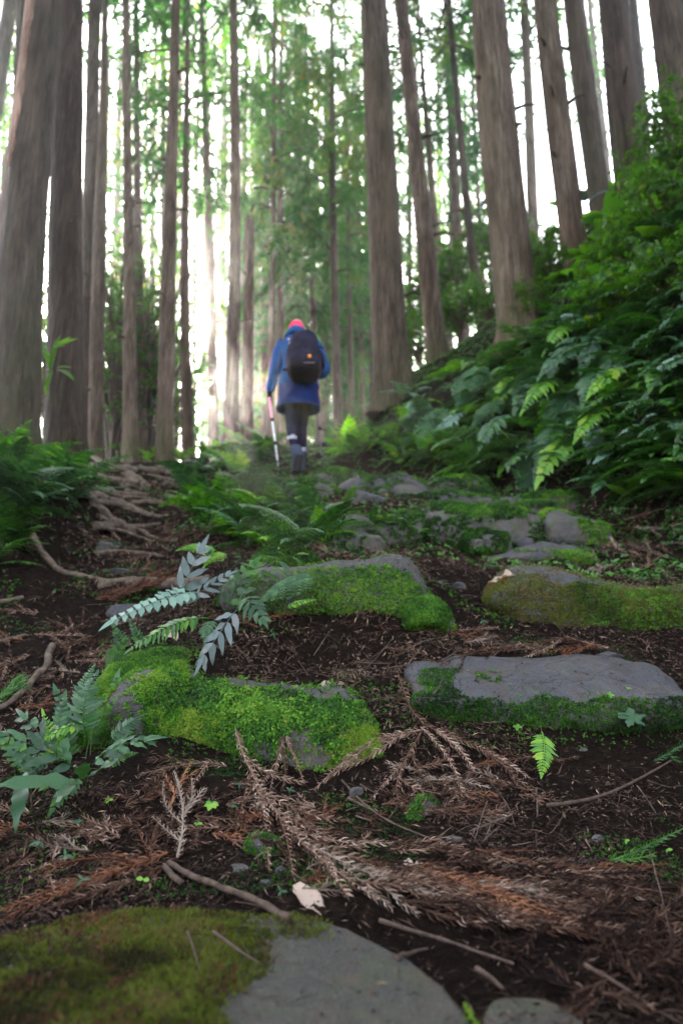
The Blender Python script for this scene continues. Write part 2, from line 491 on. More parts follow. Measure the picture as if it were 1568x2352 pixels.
# ------------------------------------------------------------------ ground: one sheet through surveyed points
CT = []      # world control points
def g(px, py, Y): CT.append(tuple(P(px, py, Y)))
for a in [(-200,2500,.72),(600,2600,.70),(1500,2600,.72),(1800,2500,.8),
          (60,2150,1.22),(400,2120,1.24),(900,2190,1.16),(1250,2290,1.04),(1500,2200,1.14),(1700,2300,1.1),(-150,2200,1.2),
          (784,2050,1.30),(1150,2010,1.38),(1550,2050,1.33),(400,2000,1.38),(100,2000,1.42),(-150,2000,1.45),
          (784,1950,1.5),(1378,1840,1.72),(1000,1900,1.6),(1600,1860,1.7),(574,1840,1.68),(300,1880,1.6),(100,1850,1.66),(-200,1850,1.7),
          (1493,1740,1.93),(976,1760,1.85),(1250,1730,1.93),(1700,1740,1.95),(345,1760,1.78),(180,1780,1.76),(0,1820,1.7),
          (905,1640,2.0),(500,1720,1.95),(700,1770,1.9),
          (172,1690,2.1),(57,1630,2.2),(-150,1640,2.2),(115,1500,2.62),(60,1390,3.05),(-150,1450,2.8),(230,1400,3.1),(345,1400,3.15),
          (172,1310,3.75),(330,1290,3.9),(240,1240,4.3),(330,1200,4.7),(373,1170,5.3),(430,1110,6.4),(345,1085,7.8),(517,1075,7.4),
          (500,1560,2.15),(650,1600,2.15),(800,1560,2.2),(620,1520,2.36),(780,1518,2.4),(900,1500,2.42),(400,1500,2.36),(300,1540,2.25),
          (560,1440,2.5),(700,1430,2.52),(850,1430,2.52),(1000,1450,2.52),(450,1440,2.6),(330,1460,2.55),
          (600,1320,2.75),(780,1300,2.8),(930,1320,2.75),(480,1370,2.8),
          (1090,1500,2.42),(1150,1470,2.5),(1320,1505,2.4),(1520,1520,2.4),(1700,1520,2.4),(1050,1390,2.75),
          (1200,1360,2.95),(1400,1380,2.95),(1600,1380,2.95),
          (1005,1335,2.95),(1070,1300,3.2),(976,1283,3.7),(1200,1290,3.45),(850,1285,3.3),(700,1285,3.3),(520,1290,3.4),
          (1435,1300,3.3),(1490,1265,3.6),(1380,1235,4.0),(1520,1210,3.95),(1700,1260,3.6),
          (780,1270,3.75),(1100,1275,3.8),(1280,1250,3.85),
          (780,1190,4.1),(980,1188,4.15),(1200,1190,4.1),(1000,1150,4.75),(1200,1150,4.7),(850,1150,4.75),(980,1114,5.5),(1120,1105,5.4),
          (860,1090,6.3),(690,1085,6.6),(775,1050,7.8),(746,1022,9.5),(632,1028,10),(832,1006,9),(550,1050,8.8),(420,1062,9.2),
          (517,1263,3.9),(575,1205,4.3),(630,1120,5.2),(690,1235,3.75),(720,1177,4.3),(450,1200,4.5),
          (0,1340,3.2),(115,1330,3.3),(-150,1340,3.1),(190,1290,3.75),
          (0,1180,3.45),(86,1150,3.7),(172,1130,4.2),(-150,1130,3.5),(225,1190,4.3),(0,1080,4.8),(115,1055,5.5),(230,1062,7.5),(60,1040,6.2),(-150,1010,5.0),
          (1493,1180,4.1),(1320,1150,4.7),(1150,1120,5.3),(976,1090,6.1),(861,1074,6.9),(815,1034,8.2),
          (1550,1148,3.9),(1550,976,4.15),(1550,746,4.45),(1550,517,5.0),(1550,287,6.0),
          (1378,1091,4.6),(1378,919,5.0),(1378,746,5.4),(1378,600,6.0),(1700,1050,3.9),(1700,600,4.3),(1700,200,5.2),
          (1206,1062,5.2),(1206,919,5.8),(1194,804,6.5),(1206,740,7.4),
          (1062,1033,5.9),(1062,919,6.6),(1062,830,7.5),
          (919,1022,6.7),(919,919,7.8),(905,870,8.5),(861,976,8.0),(832,988,9.0),
          (1010,840,9.0),(1100,760,9.5),(1290,600,8.5),(1450,420,8.5)]:
    g(*a)
CT += [(0, 12, 3.2), (-3, 12, 3.1), (3, 13, 6.2), (0, 16, 2.6), (-5, 16, 2.4), (0, 22, 1.2), (-8, 22, .8), (5, 18, 6.5), (9, 18, 10), (4, 24, 4),
       (-12, 12, 2.2), (-8, 9, 2.8), (-6, 6, 1.9), (-5, 3.5, .9), (-4, 2, .2), (-3, 1, -.3), (-3, 0, -.7), (0, -1, -.9), (0, -4, -1.8), (3, 0, -.3), (2.2, 1.2, -.2),
       (2.3, 2.2, .5), (3.2, 3, 2.2), (4.5, 3.5, 4.2), (6, 1, 3.5), (6, 5.5, 7), (8, 8, 10), (12, 4, 9.5), (-9, -5, -2), (8, -5, 1), (16, 12, 13), (7, 12, 9.2),
       (0, 40, -1), (-20, 40, -3), (20, 40, 10), (-30, 10, 0), (-60, 60, -8), (60, 60, 22), (0, 110, -4), (-80, 0, -6), (80, 0, 22), (0, -40, -9), (60, 120, 20), (-60, 120, -8)]
CT = np.array(CT)
def _K(A, B):
    d = np.sqrt(((A[:, None, :2] - B[None, :, :2]) ** 2).sum(-1) + 0.0016)
    return d
CTN = len(CT)
_A = np.zeros((CTN + 3, CTN + 3))
_A[:CTN, :CTN] = -_K(CT, CT) + np.eye(CTN) * -0.004
_A[:CTN, CTN:] = np.c_[np.ones(CTN), CT[:, :2]]
_A[CTN:, :CTN] = _A[:CTN, CTN:].T
_wt = np.linalg.solve(_A, np.r_[CT[:, 2], 0, 0, 0])
def H0(X):
    X = np.asarray(X, dtype=float)
    out = np.empty(len(X))
    for s in range(0, len(X), 20000):
        q = X[s:s + 20000]
        out[s:s + 20000] = -_K(q, CT) @ _wt[:CTN] + _wt[CTN] + q[:, 0] * _wt[CTN + 1] + q[:, 1] * _wt[CTN + 2]
    return out
def HN(X):
    z = H0(X)
    p = np.c_[X, np.zeros(len(X))]
    yy = np.clip(X[:, 1], 0.8, 12)
    a = np.clip(yy / 3, 0.3, 2.0)
    z = z + 0.030 * a * fbm(p, 3.0, 4, 3) + 0.010 * np.clip(a, 0, 1) * fbm(p, 14.0, 3, 9) + 0.0045 * np.clip(a, 0, 1) * fbm(p, 60.0, 2, 21)
    return z
ys = [0.45]
while ys[-1] < 13: ys.append(ys[-1] + 0.0034 + 0.0082 * ys[-1])
while ys[-1] < 260: ys.append(ys[-1] * 1.06)
ys = np.array([-60, -30, -15, -8, -4, -2, -1, -.5, -.1, .15, .3] + ys)
us = np.concatenate([-np.geomspace(60, 1.03, 32), np.linspace(-1, 1, 331), np.geomspace(1.03, 60, 32)])
ww = 0.35 + 0.72 * np.clip(ys, 0.3, 13)
GX = us[None, :] * ww[:, None]
GX = np.clip(GX, -260, 260) + np.where(np.abs(GX) > 260, us[None, :] * 0.5, 0)
GY = np.repeat(ys[:, None], len(us), 1)
XY = np.c_[GX.ravel(), GY.ravel()]
GZ = HN(XY)
GV = np.c_[XY, GZ]
nr_, nc_ = GX.shape
ii = (np.arange(nr_ - 1)[:, None] * nc_ + np.arange(nc_ - 1)[None, :]).ravel()
GF = np.stack([ii, ii + 1, ii + nc_ + 1, ii + nc_], -1)
ground = link('ground', mesh_from('ground', GV, GF, M_soil))
tag(ground, 'dark forest soil rising as a stepped path between a gully and a steep bank', kind='structure')

BV = [GV]; BF = [np.concatenate([GF[:, [0, 1, 2]], GF[:, [0, 2, 3]]])]; _off = [len(GV)]
def solid(V, F):
    if F.shape[1] == 4: F = np.concatenate([F[:, [0, 1, 2]], F[:, [0, 2, 3]]])
    BV.append(V); BF.append(F + _off[0]); _off[0] += len(V)

# ------------------------------------------------------------------ rocks
def displace(V, F, amp, freq, seed, octv=5, aniso=(1, 1, 1)):
    nn = np.zeros_like(V)
    T = F if F.shape[1] == 3 else np.concatenate([F[:, [0, 1, 2]], F[:, [0, 2, 3]]])
    fn = np.cross(V[T[:, 1]] - V[T[:, 0]], V[T[:, 2]] - V[T[:, 0]])
    for k in range(3): np.add.at(nn, T[:, k], fn)
    nn /= np.linalg.norm(nn, axis=1)[:, None] + 1e-12
    return V + nn * (amp * fbm(V * np.array(aniso), freq, octv, seed, 0.52))[:, None]
def loft_rock(st, e=0.62, tilt=0.0, amp=0.012, freq=5, seed=1, cols=110, rows=60, depth=0.2, bury=0.03):
    """st: (x, ytop, ybot, Y) in the photo's frame -> closed stone lofted along its length"""
    S = []
    for (x, yt, yb, Y) in st:
        tpt = P(x, yt, Y); bpt = P(x, yb, Y - depth)
        S.append((tpt.x, Y, tpt.z, bpt.z - bury))
    S = np.array(S)
    C = catmull(S, cols)
    u = np.linspace(-1, 1, cols)
    end = np.clip((1 - np.abs(u) ** 9), 0, 1) ** 0.45
    V = []
    th = np.linspace(0, 2 * np.pi, rows, endpoint=False)
    ct, s_ = np.cos(th), np.sin(th)
    cy_ = -np.sign(ct) * np.abs(ct) ** e
    cz_ = np.sign(s_) * np.abs(s_) ** e
    for k in range(cols):
        x, Y, zt, zb = C[k]
        hh = max(0.004, (zt - zb) / 2) ; zc = (zt + zb) / 2
        hd = depth * (0.35 + 0.65 * end[k])
        h2 = hh * (0.25 + 0.75 * end[k])
        yy = Y + hd * cy_
        zz = zc - (hh - h2) * 0.3 + h2 * cz_ + tilt * (yy - Y) * (cz_ > 0) * cz_
        V.append(np.c_[np.full(rows, x), yy, zz])
    V = np.concatenate(V)
    i = np.arange(cols - 1)[:, None] * rows
    j = np.arange(rows)[None, :]; k = (j + 1) % rows
    F = np.stack([i + j, i + rows + j, i + rows + k, i + k], -1).reshape(-1, 4)
    F = np.concatenate([F[:, [0, 1, 2]], F[:, [0, 2, 3]]])
    c0, c1 = V[:rows].mean(0), V[-rows:].mean(0)
    m = len(V); V = np.vstack([V, c0, c1]); j = np.arange(rows); k = (j + 1) % rows; l = (cols - 1) * rows
    F = np.vstack([F, np.stack([np.full(rows, m), j, k], -1), np.stack([np.full(rows, m + 1), l + k, l + j], -1)])
    V = displace(V, F, amp, freq, seed)
    return V, F
_ico = {}
def ico(sub):
    if sub in _ico: return _ico[sub]
    import bmesh
    bm = bmesh.new(); bmesh.ops.create_icosphere(bm, subdivisions=sub, radius=1)
    bm.verts.ensure_lookup_table()
    V = np.array([v.co[:] for v in bm.verts]); F = np.array([[v.index for v in f.verts] for f in bm.faces])
    bm.free(); _ico[sub] = (V, F); return V, F
def blob_rock(c, size, seed, sub=4, amp=0.25, rotz=0.0, box=0.75, facets=6):
    V, F = ico(sub)
    V = np.sign(V) * np.abs(V) ** box
    rs = np.random.RandomState(seed)
    for _ in range(facets):
        n = rs.normal(0, 1, 3); n /= np.linalg.norm(n); d = rs.uniform(0.55, 0.85)
        s = V @ n
        V = V - np.clip(s - d, 0, None)[:, None] * n[None] * 0.9
    V = V * (1 + amp * 0.4 * fbm(V, 1.6, 4, seed))[:, None]
    V = V * np.array(size)
    cz, sz = math.cos(rotz), math.sin(rotz)
    V = np.c_[V[:, 0] * cz - V[:, 1] * sz, V[:, 0] * sz + V[:, 1] * cz, V[:, 2]] + np.array(c)
    return V, F
def slab_rock(outline, z0, thick, seed, amp=0.008, rings=70, segs=150, slope=0.0):
    W = np.array([tuple(PZ(x, y, z0))[:2] for x, y in outline])
    Wc = catmull(np.vstack([W, W[:1]]), segs + 1)[:-1]
    c = Wc.mean(0)
    s = np.linspace(0.0, 1.0, rings) ** 0.75
    V = [np.array([[c[0], c[1], z0]])]
    for q in s[1:]:
        p = c + (Wc - c) * q
        dz = -thick * 0.9 * np.clip((q - 0.90) / 0.10, 0, 1) ** 2.2
        V.append(np.c_[p, np.full(segs, z0 + dz)])
    p = c + (Wc - c) * 0.98
    V.append(np.c_[p, np.full(segs, z0 - thick * 1.6)])
    V.append(np.array([[c[0], c[1], z0 - thick * 1.6]]))
    nring = rings
    V = np.concatenate(V)
    F = []
    j = np.arange(segs); k = (j + 1) % segs
    F.append(np.stack([np.zeros(segs, int), 1 + j, 1 + k], -1))
    for r_ in range(nring - 1):
        a = 1 + r_ * segs
        F.append(np.stack([a + j, a + segs + j, a + segs + k], -1)); F.append(np.stack([a + j, a + segs + k, a + k], -1))
    a = 1 + (nring - 1) * segs
    F.append(np.stack([np.full(segs, len(V) - 1), a + k, a + j], -1))
    F = np.concatenate(F)
    area = 0.5 * np.sum(Wc[:, 0] * np.roll(Wc[:, 1], -1) - np.roll(Wc[:, 0], -1) * Wc[:, 1])
    if area < 0: F = F[:, ::-1]
    V[:, 2] += slope * (V[:, 1] - c[1])
    V = displace(V, F, amp, 6, seed)
    return V, F
ROCKS = []
def add_rock(V, F, label, mat=None, name='rock', group=None, cat='rock'):
    c = V.mean(0); c[2] = V[:, 2].min()
    o = link(name, mesh_from(name, V - c, F, mat or M_rock), loc=c)
    tag(o, label, cat, group)
    solid(V, F); ROCKS.append((V, F))
    return o, V, F, c

# moss tuft prototypes ------------------------------------------------------
def tuft_star(n, L, w, droop, up):
    mb = MB()
    for k in range(n):
        a = 2 * math.pi * k / n + random.uniform(-.4, .4)
        l = L * random.uniform(.7, 1.2)
        d = np.array([math.cos(a), math.sin(a), 0]); s = np.array([-d[1], d[0], 0])
        p0 = np.zeros(3); p1 = d * l * .55 + np.array([0, 0, up * l]); p2 = d * l + np.array([0, 0, up * l - droop * l])
        V = [p0, p1 + s * w, p1 - s * w, p2]
        mb.add(V, [[0, 1, 2], [1, 3, 2]], random.random())
    return mb.arrays()
def tuft_fork(L, w):
    """one flat, forked, fern-like moss shoot along +x, sagging"""
    mb = MB()
    def seg(p, a, l, lev):
        d = np.array([math.cos(a), math.sin(a), -0.15 * (3 - lev)]) * l
        s = np.array([-math.sin(a), math.cos(a), 0]) * w
        q = p + d
        mb.add([p - s, p + s, q + s * .7, q - s * .7], [[0, 1, 2], [0, 2, 3]], random.random())
        if lev > 0:
            for da in (-.65, .05, .6):
                seg(q, a + da + random.uniform(-.15, .15), l * .62, lev - 1)
    seg(np.zeros(3), 0, L * .45, 1)
    return mb.arrays()
def blades(n, L, w, lean):
    mb = MB()
    for k in range(n):
        a = random.uniform(0, 6.283); l = L * random.uniform(.6, 1.2)
        d = np.array([math.cos(a) * lean, math.sin(a) * lean, 1]); d /= np.linalg.norm(d)
        s = np.cross(d, [math.sin(a), math.cos(a), .3]); s /= np.linalg.norm(s)
        mb.add([s * w, -s * w, d * l], [[0, 1, 2]], random.random())
    return mb.arrays()
TU_star = [tuft_star(6, .0062, .0012, .45, .6) for _ in range(4)]
TU_fork = [tuft_fork(.0105, .0008) for _ in range(5)]
TU_bla = [blades(7, .009, .0010, .7) for _ in range(4)]
def moss_on(o, V, F, c, n, fn, protos, mat, scale=1.0, tintbase=0.3, tintamp=0.35, seed=5, push=0.001, rnd=0.45, down=0.0, name='moss', label=None, patch=4.0):
    """fn(points, normals) -> keep probability"""
    p, nn = mesh_samples(V, F, n)
    k = RS.rand(n) < fn(p, nn)
    p, nn = p[k], nn[k]
    if len(p) == 0: return None
    yaw = RS.uniform(0, 6.283, len(p))
    hump = fbm(p, 22, 3, seed + 7)
    pos = p + nn * (push + 0.004 * np.clip(hump + .2, 0, 1))[:, None]
    A = orient(pos, nn + np.array([0, -0.15, down]), yaw, scale * RS.uniform(.65, 1.4, len(p)), rnd)
    ti = np.clip(tintbase + tintamp * fbm(p, patch, 3, seed) + 0.15 * hump + RS.normal(0, .10, len(p)), 0, 0.75)
    VV, FF, TT = instances(protos, RS.randint(0, len(protos), len(p)), A, ti)
    m = link(name, mesh_from(name, VV - c, FF, mat, TT, smooth=False), parent=o)
    m['kind'] = 'stuff'
    if label: m['label'] = label
    return m

def sx(p):  # photo-frame coordinates of world points (for placing moss patches)
    x, y, z = p[:, 0], p[:, 1], p[:, 2]
    d = y * CP + z * SP
    return 784 + FD * x / d, 1176 - FD * (-y * SP + z * CP) / d

# near slab, half under moss
V, F = slab_rock([(-380, 2230), (-150, 2170), (0, 2140), (180, 2098), (400, 2086), (600, 2092), (740, 2106), (860, 2150), (950, 2190), (1040, 2245), (1110, 2310), (1150, 2420), (1180, 2900), (700, 3400), (0, 3300), (-500, 2700)],
                 -0.352, 0.05, 3, 0.006)
near_o, nV, nF, nc = add_rock(V, F, 'large flat path stone in the foreground, mossy on its left half', M_rock_near)
def f_near(p, n):
    X, Y_ = sx(p)
    edge = 640 + 60 * fbm(p, 9, 3, 4) - (Y_ - 2090) * 0.30
    k = np.clip((edge - X) / 90, 0, 1) * (n[:, 2] > 0.1)
    lip = ((X > 600) & (X < 760) & (np.abs(Y_ - 2120) < 40)) * .25
    return np.clip(k * (0.55 + 0.8 * np.clip(fbm(p, 14, 3, 8) + .4, 0, 1)) + lip, 0, 1) * (p[:, 1] > .45)
moss_on(near_o, nV, nF, nc, 120000, f_near, TU_bla, M_moss_y, .75, .22, .42, 3, 0.0, .5, patch=11)
moss_on(near_o, nV, nF, nc, 45000, lambda p, n: f_near(p, n) * np.clip(.35 + fbm(p, 16, 3, 91), 0, 1), TU_bla, M_dead_red, .8, .10, .3, 33, 0.001, .6, patch=9, name='dead_moss')
V, F = slab_rock([(1098, 2330), (1120, 2290), (1180, 2275), (1260, 2282), (1320, 2320), (1360, 2400), (1340, 2700), (1180, 2900), (1130, 2600)], -0.362, 0.05, 5, 0.006, 50, 90)
o, V, F, c = add_rock(V, F, 'rounded grey stone beside the near slab at the bottom edge', M_rock_near)
moss_on(near_o, nV, nF, nc, 60000, lambda p, n: ((sx(p)[0] > 1035 + (sx(p)[1] - 2250) * .3) & (sx(p)[1] < 2420) & (sx(p)[0] > 1020)).astype(float) * .5, TU_bla, M_moss, .7, .3, .3, 4, name='moss')

# front mossy boulder
V, F = loft_rock([(215, 1690, 1720, 2.12), (262, 1590, 1730, 2.14), (340, 1540, 1745, 2.15), (430, 1530, 1745, 2.15), (520, 1548, 1750, 2.14), (610, 1576, 1790, 2.12), (700, 1580, 1860, 2.10), (790, 1592, 1870, 2.08), (850, 1640, 1830, 2.07), (885, 1730, 1770, 2.07)],
                 .72, .18, .022, 5, 11, 170, 80, .20)
front_o, V, F, c = add_rock(V, F, 'long boulder thickly covered in bright moss in front of the hollow', M_rock, cat='boulder')
def f_front(p, n):
    X, Y_ = sx(p)
    rim = 1536 + np.clip((X - 430) / 380, 0, 1) * 52
    bare = (X > 430) & (X < 860) & (Y_ < rim + 26 + 10 * fbm(p, 14, 3, 2))
    hole = np.clip((fbm(p, 10, 4, 31) - .18) * 4, 0, .9)
    return np.where(bare, 0.03, 1 - hole) * np.where(n[:, 1] > .55, .1, 1) * np.where(n[:, 2] < -.5, .1, 1)
moss_on(front_o, V, F, c, 52000, f_front, TU_star + TU_bla, M_moss, 1.35, .47, .5, 12, .001, .55, patch=5)
moss_on(front_o, V, F, c, 17000, lambda p, n: f_front(p, n) * (fbm(p, 7, 3, 77) > -.2), [tuft_star(5, .012, .0030, .3, .5) for _ in range(4)], M_moss, 1.0, .45, .3, 17, .003, .5)
moss_on(front_o, V, F, c, 9000, lambda p, n: f_front(p, n) * np.clip(fbm(p, 12, 3, 51) + .1, 0, 1), TU_bla, M_litter, 1.2, .30, .3, 19, .002, .6, name='brown_moss')
# bright moss mound behind its left end
V, F = loft_rock([(235, 1600, 1640, 2.3), (275, 1530, 1640, 2.32), (340, 1497, 1600, 2.36), (410, 1490, 1590, 2.38), (460, 1520, 1580, 2.36)], .9, .05, .012, 7, 13, 80, 50, .16)
o, V, F, c = add_rock(V, F, 'low mound under bright green moss at the left end of the boulder', M_rock)
moss_on(o, V, F, c, 30000, lambda p, n: np.where(n[:, 1] > .6, .05, .95), TU_star, M_moss, 1.1, .52, .22, 22, .002, .4)

# right slab
V, F = loft_rock([(930, 1585, 1605, 2.20), (945, 1552, 1625, 2.2), (980, 1538, 1655, 2.22), (1025, 1540, 1660, 2.22), (1065, 1523, 1680, 2.24), (1200, 1522, 1700, 2.24), (1330, 1530, 1695, 2.24), (1450, 1535, 1680, 2.24), (1530, 1546, 1660, 2.24), (1575, 1590, 1640, 2.24)],
                 .92, .42, .022, 3.6, 21, 170, 80, .19)
o, V, F, c = add_rock(V, F, 'broad bare bluish slab with a thin moss skirt right of the boulder', M_rock_b)
def f_slab(p, n):
    X, Y_ = sx(p)
    low = Y_ > 1604 + 12 * fbm(p, 10, 3, 8)
    patch = (np.abs(X - 1010) < 46 + 20 * fbm(p, 20, 2, 5)) & (Y_ > 1536)
    patch2 = (np.abs(X - 1120) < 30) & (np.abs(Y_ - 1555) < 14) & (fbm(p, 30, 2, 6) > 0)
    return (low * np.clip(.75 + .5 * fbm(p, 9, 3, 3), 0.1, 1) + patch * .6 + patch2 * .35).clip(0, 1) * np.where(n[:, 1] > .6, .05, 1)
moss_on(o, V, F, c, 60000, f_slab, TU_star + TU_bla, M_moss, .95, .28, .3, 32, .001, .6)

# central rock with hanging moss
V, F = loft_rock([(505, 1345, 1380, 2.72), (540, 1325, 1395, 2.7), (600, 1308, 1400, 2.68), (680, 1300, 1400, 2.68), (760, 1294, 1400, 2.68), (840, 1291, 1405, 2.68), (890, 1284, 1415, 2.68), (935, 1296, 1425, 2.68), (975, 1340, 1440, 2.68), (1010, 1395, 1455, 2.67), (1030, 1440, 1465, 2.67)],
                 .65, .1, .016, 6, 31, 160, 70, .16)
o, V, F, c = add_rock(V, F, 'grey rock capping the earthen step with hanging fern-like moss', M_rock)
def f_mid(p, n):
    X, Y_ = sx(p)
    rim = np.interp(X, [500, 600, 760, 890, 935, 980, 1030], [1325, 1312, 1298, 1292, 1306, 1350, 1425])
    k = np.where(Y_ < rim + 7, .04, 1.0)
    dens = np.where(X < 700, .45 + .5 * fbm(p, 9, 3, 5), 1)
    return (k * dens).clip(0, 1) * np.where(n[:, 1] > .5, .05, 1)
moss_on(o, V, F, c, 36000, f_mid, TU_fork + TU_star[:1], M_moss, 1.3, .36, .34, 42, .004, .5, -.25)
V, F = blob_rock(P(982, 1415, 2.52), (.085, .06, .07), 9, 4)
o2, V, F, c = add_rock(V, F, 'small cushion of light green moss under the right end of the rock', M_rock)
moss_on(o2, V, F, c, 9000, lambda p, n: np.where(n[:, 1] > .4, 0, 1), TU_fork + TU_star, M_moss, 1.15, .50, .18, 43, .003, .45, -.1)

# right mossy boulder, second step
V, F = loft_rock([(1105, 1350, 1380, 2.86), (1150, 1322, 1410, 2.86), (1190, 1306, 1450, 2.86), (1240, 1303, 1475, 2.86), (1300, 1312, 1490, 2.86), (1370, 1330, 1500, 2.86), (1450, 1341, 1505, 2.84), (1540, 1343, 1510, 2.82), (1640, 1340, 1510, 2.8), (1760, 1350, 1500, 2.8)],
                 .68, .2, .02, 5, 41, 170, 80, .21)
o, V, F, c = add_rock(V, F, 'wide yellow-green mossy boulder rising to a bare grey crest at the right edge', M_rock_b, cat='boulder')
def f_r2(p, n):
    X, Y_ = sx(p)
    rim = np.interp(X, [1100, 1190, 1240, 1370, 1450, 1760], [1340, 1308, 1304, 1332, 1343, 1345])
    crest = (Y_ < rim + 14 + 22 * np.clip((X - 1230) / 60, 0, 1) * np.clip((1330 - X) / 60, 0, 1))
    low = np.clip((1500 - Y_) / 40, 0.2, 1)
    return np.where(crest, .06, np.clip(.8 + .45 * fbm(p, 7, 3, 15), .1, 1) * low) * np.where(n[:, 1] > .5, .05, 1)
moss_on(o, V, F, c, 60000, f_r2, TU_star + TU_bla, M_moss_y, 1.2, .52, .36, 52, .001, .55)
moss_on(o, V, F, c, 22000, lambda p, n: f_r2(p, n) * (sx(p)[0] > 1320), TU_star, M_moss, 1.3, .30, .3, 53, .002, .55)

# smaller stone further up
V, F = loft_rock([(1105, 1288, 1300, 3.6), (1150, 1275, 1300, 3.6), (1215, 1254, 1300, 3.62), (1265, 1249, 1300, 3.62), (1320, 1256, 1300, 3.6), (1356, 1275, 1300, 3.6)], .8, .3, .016, 6, 51, 90, 50, .18)
o, V, F, c = add_rock(V, F, 'low pointed stone with mossy sides lying above the right boulder', M_rock_b)
moss_on(o, V, F, c, 20000, lambda p, n: (np.clip(.5 + fbm(p, 6, 3, 5), 0, 1) * (sx(p)[1] > 1264)) * (n[:, 1] < .4), TU_star, M_moss, 1.3, .42, .3, 54, .001, .5)

# rows of step stones
steps = [
 ([(770, 1205, 1240, 4.05), (800, 1192, 1245, 4.05), (870, 1188, 1250, 4.05), (945, 1187, 1250, 4.05), (965, 1200, 1245, 4.05)], 'thin step stone at the left end of the lower mossy stair'),
 ([(968, 1200, 1240, 4.1), (1000, 1184, 1250, 4.1), (1100, 1182, 1250, 4.1), (1200, 1190, 1250, 4.1), (1240, 1205, 1245, 4.1)], 'long step stone under thick moss in the lower stair'),
 ([(1236, 1210, 1240, 4.05), (1262, 1195, 1245, 4.05), (1330, 1197, 1240, 4.05), (1375, 1212, 1240, 4.05)], 'mossy step stone at the right end of the lower stair'),
 ([(800, 1150, 1180, 4.65), (825, 1136, 1185, 4.65), (880, 1142, 1185, 4.65), (905, 1160, 1185, 4.65)], 'dark wedge-shaped stone in the middle stair'),
 ([(895, 1156, 1180, 4.72), (930, 1145, 1180, 4.72), (1000, 1148, 1180, 4.72), (1060, 1147, 1180, 4.72), (1140, 1150, 1180, 4.72), (1200, 1160, 1185, 4.72)], 'long low grey stone of the middle stair'),
 ([(1190, 1150, 1178, 4.8), (1230, 1140, 1178, 4.8), (1300, 1142, 1175, 4.8), (1330, 1155, 1178, 4.8)], 'moss-topped stone at the right end of the middle stair'),
 ([(640, 1128, 1160, 5.1), (670, 1112, 1160, 5.1), (740, 1114, 1160, 5.1), (780, 1130, 1160, 5.1)], 'mossy stone at the left of the upper stair below the hiker'),
 ([(775, 1120, 1150, 5.35), (820, 1106, 1150, 5.35), (920, 1104, 1150, 5.35), (985, 1118, 1150, 5.35)], 'flat stone in the middle of the upper stair'),
 ([(975, 1122, 1148, 5.4), (1020, 1110, 1148, 5.4), (1090, 1108, 1148, 5.4), (1130, 1122, 1148, 5.4)], 'flat stone at the right of the upper stair'),
 ([(700, 1095, 1120, 6.1), (740, 1086, 1120, 6.1), (820, 1085, 1120, 6.1), (860, 1096, 1120, 6.1)], 'narrow stone of the topmost stair at the hiker\'s feet'),
 ([(760, 1232, 1262, 3.86), (800, 1222, 1265, 3.86), (860, 1226, 1265, 3.86), (885, 1240, 1265, 3.86)], 'small dark stone wedged below the left end of the lower stair'),
 ([(1060, 1235, 1262, 3.9), (1090, 1224, 1265, 3.9), (1140, 1226, 1265, 3.9), (1160, 1240, 1265, 3.9)], 'small mossy stone wedged below the middle of the lower stair'),
 ([(930, 1176, 1196, 4.4), (970, 1166, 1198, 4.4), (1040, 1168, 1198, 4.4), (1070, 1180, 1198, 4.4)], 'flat half-buried stone between the lower and the middle stair'),
 ([(1150, 1178, 1196, 4.4), (1180, 1170, 1198, 4.4), (1250, 1170, 1198, 4.4), (1275, 1182, 1198, 4.4)], 'flat mossy stone between the lower and the middle stair at right'),
 ([(850, 1130, 1148, 4.95), (890, 1124, 1148, 4.95), (950, 1125, 1148, 4.95), (975, 1134, 1148, 4.95)], 'grey stone sticking out just above the middle stair'),
 ([(590, 1300, 1330, 2.98), (640, 1285, 1330, 3.0), (700, 1284, 1330, 3.0), (730, 1300, 1330, 3.0)], 'dark stone hidden behind the moss rock'),
]
for q, (st, lb) in enumerate(steps):
    st = [(x_, yt_ - (9 if q < 9 else 3), yb_, Y_ - .04) for x_, yt_, yb_, Y_ in st]
    V, F = loft_rock(st, .5, .25, .038, 4.0, 60 + q * 3, 100, 48, .17)
    o, V, F, c = add_rock(V, F, lb, M_rock_b if q in (3, 4, 7) else M_rock, 'step_stone', cat='step stone')
    am = [.5, .95, .9, .15, .45, .8, .8, .5, .6, .6, .3, .8, .2, .7, .2, .5][q]
    moss_on(o, V, F, c, 17000, lambda p, n: np.clip(am + .9 * fbm(p, 4, 3, 70 + q), 0, 1) * (n[:, 1] < .5) * np.where(n[:, 2] > .25, .8, .3) * (fbm(p, 7, 3, 170 + q) > -.15), TU_star + TU_bla, M_moss, 2.2, .18, .36, 80 + q, .001, .5)

